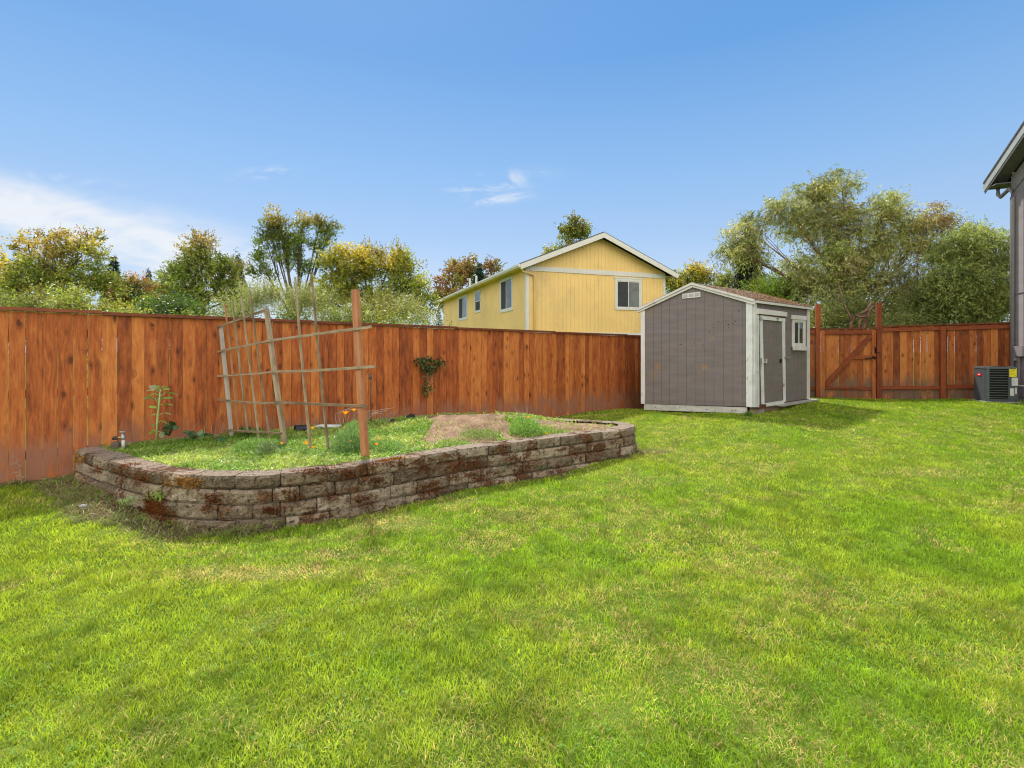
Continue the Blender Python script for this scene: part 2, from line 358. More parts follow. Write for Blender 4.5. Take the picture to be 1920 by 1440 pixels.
def block_mat():
    m, nt, b, o = new_mat('wall_block'); T = NT(nt); p = T.pos(); tint = T.attr('tint', 'Fac')
    fine = T.noise(p, 70, 5, .75); med = T.noise(p, 17, 5, .65); big = T.noise(p, 2.4, 3)
    c = T.ramp(T.m('ADD', T.m('MULTIPLY', fine, .5), T.m('ADD', T.m('MULTIPLY', med, .3), T.m('MULTIPLY', T.m('SUBTRACT', tint, .2), .20))), [(.30, (.050, .037, .025)), (.45, (.200, .155, .106)), (.63, (.41, .345, .26))])
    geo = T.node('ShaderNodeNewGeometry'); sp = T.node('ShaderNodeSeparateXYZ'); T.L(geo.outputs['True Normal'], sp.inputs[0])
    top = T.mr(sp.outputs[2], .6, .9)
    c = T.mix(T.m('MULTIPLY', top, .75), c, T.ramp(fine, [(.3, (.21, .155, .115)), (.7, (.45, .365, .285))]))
    # rust brown moss and black lichen grow in irregular patches
    ms = T.noise(T.scale(p, (1, 1, 1.5)), 3.4, 6, .65, .4)
    mk = T.m('MULTIPLY', T.mr(T.m('ADD', T.m('MULTIPLY', ms, .8), T.m('MULTIPLY', med, .25)), .550, .60), .85)
    zz = T.node('ShaderNodeSeparateXYZ'); T.L(p, zz.inputs[0])
    c = T.mix(mk, c, T.ramp(T.noise(p, 60, 3), [(.38, (.026, .014, .007)), (.56, (.12, .045, .014)), (.72, (.25, .10, .028))]))
    lich = T.noise(p, 26, 4, .7); c = T.mix(T.m('MULTIPLY', T.mr(lich, .55, .64), .85), c, (.03, .02, .012))
    lg = T.noise(p, 9, 4, .6, 1.0); c = T.mix(T.m('MULTIPLY', T.mr(lg, .67, .71), .7), c, (.40, .40, .37))
    T.L(c, b.inputs['Base Color']); b.inputs['Roughness'].default_value = .95; b.inputs['Specular IOR Level'].default_value = .15
    T.bump(T.m('ADD', T.m('MULTIPLY', fine, .5), med), 1.0, .03, b); return m
M['block'] = block_mat()
def soil_mat(name, a, c_, d):
    m, nt, b, o = new_mat(name); T = NT(nt); p = T.pos()
    f = T.m('ADD', T.m('MULTIPLY', T.noise(p, 45, 5, .7), .6), T.m('MULTIPLY', T.noise(p, 5, 4), .4))
    T.L(T.ramp(f, [(.35, a), (.5, c_), (.66, d)]), b.inputs['Base Color']); b.inputs['Roughness'].default_value = 1; b.inputs['Specular IOR Level'].default_value = .1
    T.bump(T.m('ADD', T.noise(p, 60, 4, .7), T.noise(p, 14, 3)), .9, .02, b); return m
M['soil'] = soil_mat('soil', (.10, .062, .040), (.26, .168, .108), (.44, .305, .21))
def ground_mat():
    m, nt, b, o = new_mat('lawn_ground'); T = NT(nt); p = T.pos()
    f = T.m('ADD', T.m('MULTIPLY', T.noise(p, 60, 5, .7), .5), T.m('MULTIPLY', T.noise(p, 2.5, 4), .5))
    g = T.ramp(f, [(.35, (.05, .085, .012)), (.5, (.10, .17, .018)), (.68, (.19, .24, .045))])
    d = T.ramp(T.noise(p, 40, 5, .7), [(.35, (.05, .032, .018)), (.55, (.13, .088, .05)), (.7, (.22, .16, .10))])
    T.L(T.mix(T.attr('dirt', 'Fac'), g, d), b.inputs['Base Color']); b.inputs['Roughness'].default_value = 1; b.inputs['Specular IOR Level'].default_value = .1
    T.bump(T.noise(p, 50, 4, .7), .8, .02, b); return m
M['ground'] = ground_mat()
def needle_mat():
    m, nt, b, o = new_mat('needle_litter'); T = NT(nt); p = T.pos()
    c = T.ramp(T.noise(p, 22, 5, .7), [(.33, (.07, .055, .045)), (.5, (.20, .135, .095)), (.68, (.38, .29, .21))])
    T.L(T.mix(T.mr(T.noise(p, 3, 3), .52, .62), c, (.12, .11, .10)), b.inputs['Base Color']); b.inputs['Roughness'].default_value = 1
    T.bump(T.noise(p, 60, 4), 1, .02, b); return m
M['needles'] = needle_mat()

# ------------------------------------------------------------------ terrain
GP = np.array([(0, .5, -.20), (-3, 2.5, -.20), (2, 3, -.19), (5, 4, -.12), (-5.3, 5.2, -.03), (-4.75, 5.35, -.09), (-2.45, 4.35, -.205), (-1.4, 4.7, -.16),
               (0, 5.85, -.165), (1.85, 7.2, -.094), (3.1, 12.3, -.06), (2.9, 11.1, .035), (4.6, 9.5, .125), (6.6, 11.2, .22), (9.2, 12.5, .15),
               (11.6, 11.7, .21), (10.4, 10.9, .235), (9, 8, .06), (-8, 3, -.05), (5, 14, .05), (13, 13, .2), (8, 5, -.05), (0, -3, -.2), (1.0, 9.2, -.03)])
def gz(x, y):
    x = np.asarray(x, dtype=float); y = np.asarray(y, dtype=float)
    d2 = (x[..., None]-GP[:, 0])**2+(y[..., None]-GP[:, 1])**2+.25
    w = 1/d2**1.6; z = (w*GP[:, 2]).sum(-1)/w.sum(-1)
    far = sstep(np.hypot(x-2, y-6), 16, 30); z = z*(1-far)+(-.15)*far
    return z+.018*(fbm(x, y, .9, 3)-.5)*(1-far)
# fence line and retaining wall path
FL = Plane((-5.275, 5.22), (3.13, 12.39))
ZT = .276
def topxy(x, y, zt=ZT):
    Z = (CH-zt)*F/(y-HY); return ((x-CX)/F*Z, Z)
path_px = [(146, 845), (166, 852.5), (192, 860), (217, 867), (240, 873.5), (266, 879.5), (295, 885), (317, 888.5), (345, 891), (384, 892.5), (425, 893.5), (471, 893), (515, 890.5), (559, 886.5), (637, 879), (700, 869), (765, 859),
           (820, 850), (872, 842), (960, 831), (1040, 821), (1110, 813), (1150, 808), (1178, 804), (1190, 800), (1191, 797), (1180, 793), (1150, 789), (1075, 785.5), (990, 780.5), (940, 778), (880, 775.2)]
path = [topxy(*p) for p in path_px]
e = Vector(path[0]); 
d0 = FL.n.x*(e.x-FL.P.x)+FL.n.y*(e.y-FL.P.y)
path = [(e.x-FL.n.x*d0*.85, e.y-FL.n.y*d0*.85)]+path
e = Vector(path[-1]); path.append((e.x-.55, e.y+.22))
def resample(P, step=.02):
    P = [Vector((p[0], p[1])) for p in P]; out = [P[0]]
    for _ in range(2):       # Chaikin corner smoothing
        Q = [P[0]]
        for a, b in zip(P, P[1:]): Q += [a*.75+b*.25, a*.25+b*.75]
        Q.append(P[-1]); P = Q
    acc = 0; out = [P[0]]
    for a, b in zip(P, P[1:]):
        L_ = (b-a).length; t = step-acc
        while t <= L_: out.append(a+(b-a)*(t/L_)); t += step
        acc = (acc+L_) % step
    return out
WP = resample(path); WPa = np.array([(p.x, p.y) for p in WP])
tang = np.gradient(WPa, axis=0); k_ = np.ones(9)/9
tang = np.stack([np.convolve(np.pad(tang[:, i], 4, mode='edge'), k_, mode='valid') for i in (0, 1)], 1)
tang /= np.linalg.norm(tang, axis=1)[:, None]
WN = np.stack([tang[:, 1], -tang[:, 0]], 1)     # outward normal (bed lies to the left of travel)
fa = FL.pt(11, 0, -.15); fb = FL.pt(0, 0, -.15)
s_end = (Vector((*path[-1], 0))-FL.P).dot(FL.u); s_beg = (Vector((*path[0], 0))-FL.P).dot(FL.u)
bed_poly = np.array([tuple(p) for p in WPa]+[FL.pt(s_end-.1, 0, -.12)[:2], FL.pt(s_beg, 0, -.12)[:2]])
def inside(x, y, poly):
    x = np.asarray(x); y = np.asarray(y); r = np.zeros(x.shape, bool); n = len(poly); step = 1
    for i in range(n):
        x0, y0 = poly[i]; x1, y1 = poly[(i+1) % n]
        if y0 == y1: continue
        c = ((y0 > y) != (y1 > y)) & (x < (x1-x0)*(y-y0)/(y1-y0)+x0); r ^= c
    return r
bp_small = bed_poly[::6]
def wall_dist(x, y):
    P = WPa[::5]; x = np.asarray(x); y = np.asarray(y); d = np.full(x.shape, 99.); idx = np.zeros(x.shape, int)
    for i, (a, b) in enumerate(P):
        q = np.hypot(x-a, y-b); m_ = q < d; d[m_] = q[m_]; idx[m_] = i
    return d, idx/len(P)
def dirt_mask(x, y):
    d, f = wall_dist(x, y); nz = fbm(x, y, 3.0, 5)
    left = sstep(f, .33, .10)              # the left leg has a broad heap of bare earth at its foot
    m_ = sstep(d+(nz-.5)*.45, .10+.30*left, .02+.12*left)
    fd = (x-FL.P.x)*FL.n.x+(y-FL.P.y)*FL.n.y
    m_ = np.maximum(m_, sstep(np.abs(fd)+(nz-.5)*.2, .12, .03)*.8)
    rx, ry = (1.98, 7.25); m_ = np.maximum(m_, .75*sstep(np.hypot((x-rx)/1.2, y-ry)+(nz-.5)*.3, .30, .1))
    return m_
def ground():
    gx = np.concatenate([-np.geomspace(400, 9, 14), np.arange(-8.5, 14, .14), np.geomspace(14.5, 400, 14)])
    gy = np.concatenate([-np.geomspace(60, 1.2, 8), np.arange(-1, 15.5, .14), np.geomspace(16, 900, 18)])
    X, Y = np.meshgrid(gx, gy); Z = gz(X, Y); D = np.zeros_like(X); c = (X > -8) & (X < 14) & (Y > 0) & (Y < 15)
    D[c] = dirt_mask(X[c], Y[c]); d, f = wall_dist(X, Y)
    Z = Z+D*.05*sstep(f, .33, .1)*c
    n, m_ = X.shape; i = np.arange(n*m_).reshape(n, m_)
    Fc = np.stack([i[:-1, :-1], i[:-1, 1:], i[1:, 1:], i[1:, :-1]], -1).reshape(-1, 4)
    me = mesh_arrays('lawn', np.stack([X, Y, Z], -1).reshape(-1, 3), Fc, {'dirt': D.ravel()}, True)
    o = link('lawn', me, M['ground']); tag(o, kind='structure')
ground()

# ------------------------------------------------------------------ grass blades
def gpx(x, y, z=-.17): Z = (CH-z)*F/(y-HY); return ((x-CX)/F*Z, Z)
DRY = [(500, 1072, 190, 16, .95), (640, 1040, 120, 12, .7), (730, 985, 90, 14, .9), (400, 1035, 100, 10, .45), (330, 1015, 120, 14, .45), (60, 960, 90, 14, .4), (560, 1012, 90, 8, .5),
       (1440, 888, 40, 8, .6), (1745, 903, 90, 8, .75), (1080, 960, 60, 12, .35), (1245, 855, 36, 10, .8), (1050, 935, 70, 9, .5), (1120, 930, 60, 6, .5),
       (1150, 1330, 260, 60, .25), (560, 1350, 300, 60, .15), (1560, 1130, 170, 26, .4), (1700, 1120, 130, 24, .3), (1330, 1000, 110, 10, .35), (1180, 1120, 160, 26, .3), (1010, 1160, 110, 20, .35)]
DARK = [(130, 1047, 40, 6, .8), (1340, 988, 70, 10, .7), (1560, 985, 50, 10, .6), (1300, 1115, 60, 16, .5), (530, 1010, 60, 10, .5), (610, 1000, 60, 12, .6), (1700, 1050, 120, 16, .5), (900, 1330, 90, 30, .4)]
def spots(lst, X, Y):
    r = np.zeros(X.shape)
    for x, y, rx, ry, s in lst:
        cx, cy = gpx(x, y); ax = rx/F*cy; ay = (gpx(x, y-ry)[1]-gpx(x, y+ry)[1])/2
        r = np.maximum(r, s*np.exp(-(((X-cx)/ax)**2+((Y-cy)/ay)**2)))
    return r
def grass_color(x, y, n):
    big = fbm(x, y, .55, 11, 4); med = fbm(x, y, 2.6, 21, 4); fine = fbm(x, y, 9, 31, 3)
    dry = sstep(big*.35+med*.42+fine*.23, .50, .68)*.62
    dry = np.clip(np.maximum(dry, spots(DRY, x, y)*(.7+1.1*fine)), 0, 1)
    dark = np.maximum(sstep(fbm(x, y, 1.9, 41, 3)*.45+fine*.55, .50, .66)*.8, spots(DARK, x, y))
    g = np.array([.30, .43, .024]); dg = np.array([.105, .23, .020]); ye = np.array([.46, .50, .05]); tan = np.array([.62, .47, .20])
    yl = sstep(fbm(x, y, 1.1, 51, 3), .42, .62)*.6
    c = g+(ye-g)*yl[:, None]; c = c+(dg-c)*(dark*.58)[:, None]
    isd = (rng.random(n) < dry*.74+.25*np.clip(spots(DRY, x, y)-.4, 0, 1))
    c[isd] = tan*(.75+.5*rng.random((isd.sum(), 1)))
    c = c*(.60+.7*rng.random((n, 1)))*(.47+1.06*fbm(x, y, 11, 55, 3))[:, None]
    return c, dry, dark
def blades(X, Y, Z, Hh, wd, C, lean, near=True):
    n = len(X); a = rng.random(n)*6.283; s = np.stack([np.cos(a), np.sin(a), np.zeros(n)], 1)*wd[:, None]/2
    la = lean[:, None]*Hh[:, None]; b = rng.random(n)*6.283; ld = np.stack([np.cos(b), np.sin(b), np.zeros(n)], 1)*la
    P = np.stack([X, Y, Z-.004], 1); up = np.array([0, 0, 1.0])
    if near:
        m_ = P+up*(Hh*.6)[:, None]+ld*.35; t = P+up*(Hh*(1-.25*lean**2))[:, None]+ld
        V = np.stack([P-s, P+s, m_-s*.8, m_+s*.8, t], 1).reshape(-1, 3)
        i = np.arange(n)[:, None]*5; Fc = np.concatenate([i+[0, 1, 3], i+[0, 3, 2], i+[2, 3, 4]], 0); k = 5
        sh = np.array([.55, .55, .95, .95, 1.1])
    else:
        t = P+up*Hh[:, None]+ld; V = np.stack([P-s, P+s, t], 1).reshape(-1, 3)
        i = np.arange(n)[:, None]*3; Fc = i+[0, 1, 2]; k = 3; sh = np.array([.7, .7, 1.05])
    Cc = np.ones((n, k, 4)); Cc[..., :3] = np.repeat(C[:, None, :], k, 1)
    return V, Fc, Cc.reshape(-1, 4)
def join(parts):
    V = []; Fc = []; C = []; b = 0
    for v, f, c in parts: V.append(v); Fc.append(f+b); C.append(c); b += len(v)
    return np.concatenate(V), np.concatenate(Fc), np.concatenate(C)
SHED = [(2.90, 11.3), (4.615, 9.7), (6.61, 11.3), (4.9, 12.9)]
def grass():
    parts = []
    for y0, y1, dens, near, w, h in ((1.3, 2.4, 15000, True, .0034, .040), (2.4, 3.6, 10500, True, .0042, .041), (3.6, 5.2, 6500, True, .0058, .041), (5.2, 7.6, 3600, False, .0085, .038), (7.6, 10.2, 2100, False, .012, .036), (10.2, 13.8, 1300, False, .017, .036)):
        xl = -1.06*y1-.3; xr = 1.06*y1+.3; xl = max(xl, -6.5); xr = min(xr, 12.6)
        n = int(dens*(xr-xl)*(y1-y0)); X = xl+(xr-xl)*rng.random(n); Y = y0+(y1-y0)*rng.random(n)
        keep = np.abs(X) < 1.06*Y+.25
        fd = (X-FL.P.x)*FL.n.x+(Y-FL.P.y)*FL.n.y; keep &= fd > .03
        bd = (X-9.19)*.2976+(Y-12.6)*.9546; keep &= bd < -.03
        keep &= ~inside(X, Y, bp_small) & ~inside(X, Y, np.array(SHED))
        X = X[keep]; Y = Y[keep]; dm = dirt_mask(X, Y); keep = rng.random(len(X)) > dm*1.0
        X = X[keep]; Y = Y[keep]; n = len(X)
        C, dry, dark = grass_color(X, Y, n)
        tuft = fbm(X, Y, 6.5, 61, 3)
        H_ = h*.88*(.35+1.25*tuft)*(1-.35*dry+.45*dark)*(.55+.7*rng.random(n))
        parts.append(blades(X, Y, gz(X, Y), H_, w*(.6+.8*rng.random(n)), C, .25+.9*rng.random(n)**1.3+dry*.6, near))
        if not near: # make every band triangles
            pass
    # clover and plantain leaves low in the turf
    n = 2600; X = -2.6+5.6*rng.random(n); Y = 1.5+2.6*rng.random(n); k = fbm(X, Y, 1.9, 71, 3) > .50
    X = X[k]; Y = Y[k]; X = X[~inside(X, Y, bp_small)]; Y = Y[:len(X)]
    k = ~inside(X, Y, bp_small); X = X[k]; Y = Y[k]; n = len(X); ang = rng.random(n)*6.28; Vs = []; Cs = []
    zc = gz(X, Y)+.016+.018*rng.random(n)
    for j in range(3):
        a = ang+j*2.094; d = np.stack([np.cos(a), np.sin(a), np.zeros(n)], 1); s = np.stack([-np.sin(a), np.cos(a), np.zeros(n)], 1)
        P = np.stack([X, Y, zc], 1); r = (.005+.004*rng.random(n))[:, None]
        Vs.append(np.stack([P, P+d*r*1.2+s*r*.7, P+d*r*1.6, P, P+d*r*1.6, P+d*r*1.2-s*r*.7], 1).reshape(-1, 3))
        c = np.array([.17, .32, .03])*(.7+.6*rng.random((n, 1))); Cs.append(np.repeat(np.concatenate([c, np.ones((n, 1))], 1), 6, 0))
    V = np.concatenate(Vs); parts.append((V, np.arange(len(V)).reshape(-1, 3), np.concatenate(Cs)))
    V, Fc, C = join(parts)
    o = link('grass', mesh_arrays('grass', V, Fc, {'col': C}), M['grass'])
    tag(o, 'short mown green lawn grass with dry straw coloured patches', 'grass', kind='stuff')
    print('grass faces', len(Fc))
grass()

# ------------------------------------------------------------------ left fence
def left_fence():
    t = thing('wooden_fence', 'long orange cedar board fence running along the left behind the raised bed', 'fence', FL.pt(0, -.05, 0))
    zt = lambda s: 1.80-.068*s/11.05-.036; zb = lambda s: -.03-.068*s/11.05
    mb = MB(); s = -1.6; i = 0
    while s < 13.3:
        w = .128+random.uniform(-.006, .006); gap = random.choice([.002, .003, .0045]) if s < 2.4 else random.choice([.003, .004, .006])
        dd = random.uniform(-.005, .005); tl = random.uniform(-.002, .002)
        FL.prism(mb, [(s, zb(s)+random.uniform(-.01, .02)), (s+w-gap, zb(s)+random.uniform(-.01, .02)), (s+w-gap+tl, zt(s)), (s+tl, zt(s))], dd-.018, dd, 'v')
        s += w
    mb.build('board_panel', M['cedar'], t)
    s = -1.6
    while s < 13.2:
        L_ = min(2.42, 13.3-s); mb = MB(); j = random.uniform(-.003, .003)
        mb.extrude([FL.pt(s, zt(s)+j, .040), FL.pt(s, zt(s)+j, -.075), FL.pt(s, zt(s)+.036+j, -.075), FL.pt(s, zt(s)+.036+j, .040)], FL.u*(L_-.004)+Vector((0, 0, -.006)), tuple(FL.u))
        mb.build('cap_rail', M['cap_rail'], t); s += L_
    for zz in (.25, .9, 1.55):
        mb = MB(); FL.rect(mb, -1.6, 13.3, zz-.05, zz+.04, -.065, -.024, 'h'); mb.build('rail', M['cedar_post'], t)
    s = -1.2
    while s < 13.2:
        mb = MB(); FL.rect(mb, s, s+.09, -.2, zt(s)-.01, -.16, -.07, 'v'); mb.build('post', M['cedar_post'], t); s += 2.42
left_fence()

# ------------------------------------------------------------------ back fence and gate
BF = Plane((9.19, 12.6), (11.66, 11.83))
def back_fence():
    t = thing('wooden_fence', 'cedar fence with exposed posts and rails between the shed and the grey house', 'fence', BF.pt(0, .1, 0))
    def zt(s): return BF.px(1653, 611)[1]+(BF.px(1896, 604)[1]-BF.px(1653, 611)[1])*s/2.587
    zb = lambda s: .14+.05*max(-1, s)/2.587
    s0 = BF.px(1539.5, 0)[0]; s1 = BF.px(1642.5, 0)[0]; send = BF.px(1897, 0)[0]
    for a, b in ((-4.5, s0-.12), (s1+.10, send)):
        mb = MB(); s = a
        while s < b-.02:
            w = min(.140+random.uniform(-.008, .008), b-s); gap = random.choice([.004, .006, .008, .011]); dd = random.uniform(-.006, .004)
            zz = zt(s)-.03 if a > 0 or True else 0
            BF.prism(mb, [(s, zb(s)), (s+w-gap, zb(s)+random.uniform(0, .02)), (s+w-gap+random.uniform(-.003, .002), zz), (s, zz)], -.02+dd, dd, 'v')
            s += w
        mb.build('board_panel', M['cedar2'], t)
        mb = MB(); mb.extrude([BF.pt(a, zt(a)-.03, .05), BF.pt(a, zt(a)-.03, -.09), BF.pt(a, zt(a), -.09), BF.pt(a, zt(a), .05)], Vector(BF.pt(b, zt(b)))-Vector(BF.pt(a, zt(a))), tuple(BF.u)); mb.build('cap_rail', M['cap_rail'], t)
    posts = [(1529.3, 1537.8, 571), (1643, 1652.3, 567), (1762.3, 1771.8, 612)]
    for x0, x1, yt in posts:
        mb = MB(); a, z = BF.px(x0, yt, .05); b, _ = BF.px(x1, yt, .05)
        BF.rect(mb, a, b, zb(a)-.1, z, .002, .098, 'v'); mb.build('post', M['cedar_post'], t)
    mb = MB(); BF.rect(mb, send-.05, send, zb(send)-.1, zt(send)-.035, .003, .06, 'v'); mb.build('post', M['cedar_post'], t)
    rl = [(1518, 1529, 618, 626, 724.5, 731), (1653, 1762, 616, 622.2, 723.5, 729.8), (1772, 1893, 612, 619, 721, 728.5)]
    for x0, x1, y0, y1, y2, y3 in rl:
        for ya, yb, nm in ((y0, y1, 'top_rail'), (y2, y3, 'bottom_rail')):
            mb = MB(); a, za = BF.px(x0, ya, .02); b, zc = BF.px(x1, ya-(3.5 if nm == 'top_rail' and x0 > 1600 else 0), .02); h = BF.px(x0, ya)[1]-BF.px(x0, yb)[1]
            a += .004; b -= .004
            BF.prism(mb, [(a, za-h), (b, zc-h), (b, zc), (a, za)], .003, .042, 'h'); mb.build(nm, M['cedar_post'], t)
    # gate
    g = thing('wooden_gate', 'cedar garden gate with diagonal brace and black latch between two tall posts', 'gate', BF.pt(s0, .15, 0))
    mb = MB(); s = s0
    zg = BF.px(1600, 617.5)[1]; zgb = BF.px(1600, 750.5)[1]
    while s < s1-.02:
        w = min(.134+random.uniform(-.006, .006), s1-s); gap = random.choice([.004, .006, .008])
        BF.prism(mb, [(s, zgb), (s+w-gap, zgb+random.uniform(0, .012)), (s+w-gap, zg), (s, zg)], -.018, 0, 'v'); s += w
    mb.build('board_panel', M['cedar2'], g)
    def fr(nm, x0, x1, y0, y1, d0=.003, d1=.04, grain='v', mat='cedar'):
        mb = MB(); a, z1 = BF.px(x0, y0, .02); b, z0 = BF.px(x1, y1, .02); BF.rect(mb, a, b, z0, z1, d0, d1, grain); return mb.build(nm, M[mat], g)
    fr('stile', 1539.8, 1546, 619.5, 750); fr('stile', 1635, 1641.8, 619, 750)
    fr('frame_rail', 1546.3, 1634.7, 620.5, 626.5, grain='h', mat='cedar_post'); fr('frame_rail', 1546.3, 1634.7, 724.5, 731, grain='h', mat='cedar_post')
    fr('lock_rail', 1597, 1634.7, 666.5, 673, grain='h', mat='cedar_post')
    mb = MB(); q = [BF.px(*p, .02) for p in ((1547, 716), (1547, 724), (1553, 724), (1634.5, 633), (1634.5, 627), (1629, 627))]
    BF.prism(mb, [q[i] for i in (0, 1, 2, 3, 4, 5)], .003, .046, tuple(Vector(BF.pt(*q[4]))-Vector(BF.pt(*q[1])))); mb.build('diagonal_brace', M['cedar_post'], g)
    mb = MB(); a = BF.pt(*BF.px(1621, 673), .052); b = BF.pt(*BF.px(1640, 670), .052); mb.tube([a, b], .014, 6); mb.tube([BF.pt(*BF.px(1634, 669), .075), BF.pt(*BF.px(1639, 671), .075)], .03, 8)
    mb.build('bolt', M['black'], g, True)
    mb = MB(); BF.rect(mb, *[BF.px(x, 660)[0] for x in (1638.5, 1642.5)], BF.px(1640, 662)[1], BF.px(1640, 650)[1], .042, .05)
    mb.tube([BF.pt(*BF.px(1640, 661), .07), BF.pt(*BF.px(1646, 661), .11)], .012, 6); mb.tube([BF.pt(*BF.px(1640.5, 651), .05), BF.pt(*BF.px(1640.5, 655), .09), BF.pt(*BF.px(1640.5, 661), .06)], .009, 6)
    mb.build('latch', M['black'], g)
    mb = MB(); a, z = BF.px(1538.2, 615.5); b, z2 = BF.px(1642.8, 613.5); BF.prism(mb, [(a, z-.03), (b, z2-.03), (b, z2), (a, z)], -.05, .045, 'h'); mb.build('head_rail', M['cap_rail'], t)
back_fence()

# ------------------------------------------------------------------ siding helper
def siding(mb, pl, s0, s1, zlo, ztop, pitch=.2, gw=.010, gd=.008, start=0.0):
    s = s0; edges = []
    k = s0+start
    while k < s1: edges.append(k); k += pitch
    def strip(a, b, d):
        mb.add([pl.pt(a, zlo(a), d), pl.pt(b, zlo(b), d), pl.pt(b, ztop(b), d), pl.pt(a, ztop(a), d)], [(0, 1, 2, 3)])
    cur = s0
    for e_ in edges+[s1]:
        if e_ > cur+1e-4:
            a, b = cur, min(e_, s1)
            # break at the peak so that the gable top stays straight
            strip(a, b, 0)
        if e_ < s1:
            b2 = min(e_+gw, s1); strip(e_, b2, -gd)
            for q in (e_, b2): mb.add([pl.pt(q, zlo(q), 0), pl.pt(q, zlo(q), -gd), pl.pt(q, ztop(q), -gd), pl.pt(q, ztop(q), 0)], [(0, 1, 2, 3)])
            cur = b2
def window(pl, parent, x0, x1, y0, y1, tw, slider='v', mat_trim='house_trim', head=0, open_side=0, d=.0):
    """trimmed sliding window given by the photo rows and columns of its outer trim on the wall plane"""
    a, z1 = pl.px(x0, y0); b, _ = pl.px(x1, y0); z0 = pl.px((x0+x1)/2, y1)[1]; z1 = pl.px((x0+x1)/2, y0)[1]
    w = MB()
    pl.rect(w, a, a+tw, z0, z1, .002, .035); pl.rect(w, b-tw, b, z0, z1, .002, .035)
    pl.rect(w, a+tw, b-tw, z1-tw, z1, .002, .034, 'h'); pl.rect(w, a+tw, b-tw, z0, z0+tw, .002, .034, 'h')
    if head: pl.rect(w, a-head, b+head, z1+.001, z1+tw*.55, .002, .045, 'h')
    wo = w.build('window', M[mat_trim], parent)
    fw = tw*.35; f_ = MB(); A, B, z2, z3 = a+tw, b-tw, z0+tw, z1-tw
    pl.rect(f_, A, A+fw, z2, z3, .003, .022); pl.rect(f_, B-fw, B, z2, z3, .003, .022)
    pl.rect(f_, A+fw, B-fw, z3-fw, z3, .003, .021); pl.rect(f_, A+fw, B-fw, z2, z2+fw, .003, .021)
    if slider == 'v': m_ = (A+B)/2; pl.rect(f_, m_-fw/2, m_+fw/2, z2+fw, z3-fw, .003, .025)
    else: m_ = (z2+z3)/2; pl.rect(f_, A+fw, B-fw, m_-fw/2, m_+fw/2, .003, .025)
    f_.build('frame', M['white_trim'], wo)
    g = MB(); 
    if slider == 'v':
        m_ = (A+B)/2; pl.rect(g, m_+fw/2, B-fw, z2+fw, z3-fw, .004, .010); g.build('pane', M['glass'], wo)
        g = MB(); pl.rect(g, A+fw, m_-fw/2, z2+fw, z3-fw, .004, .010); g.build('screen', M['screen'], wo)
    else:
        m_ = (z2+z3)/2; pl.rect(g, A+fw, B-fw, m_+fw/2, z3-fw, .004, .010); g.build('pane', M['glass'], wo)
        g = MB(); pl.rect(g, A+fw, B-fw, z2+fw, m_-fw/2, .004, .010); g.build('screen', M['screen'], wo)
    return wo

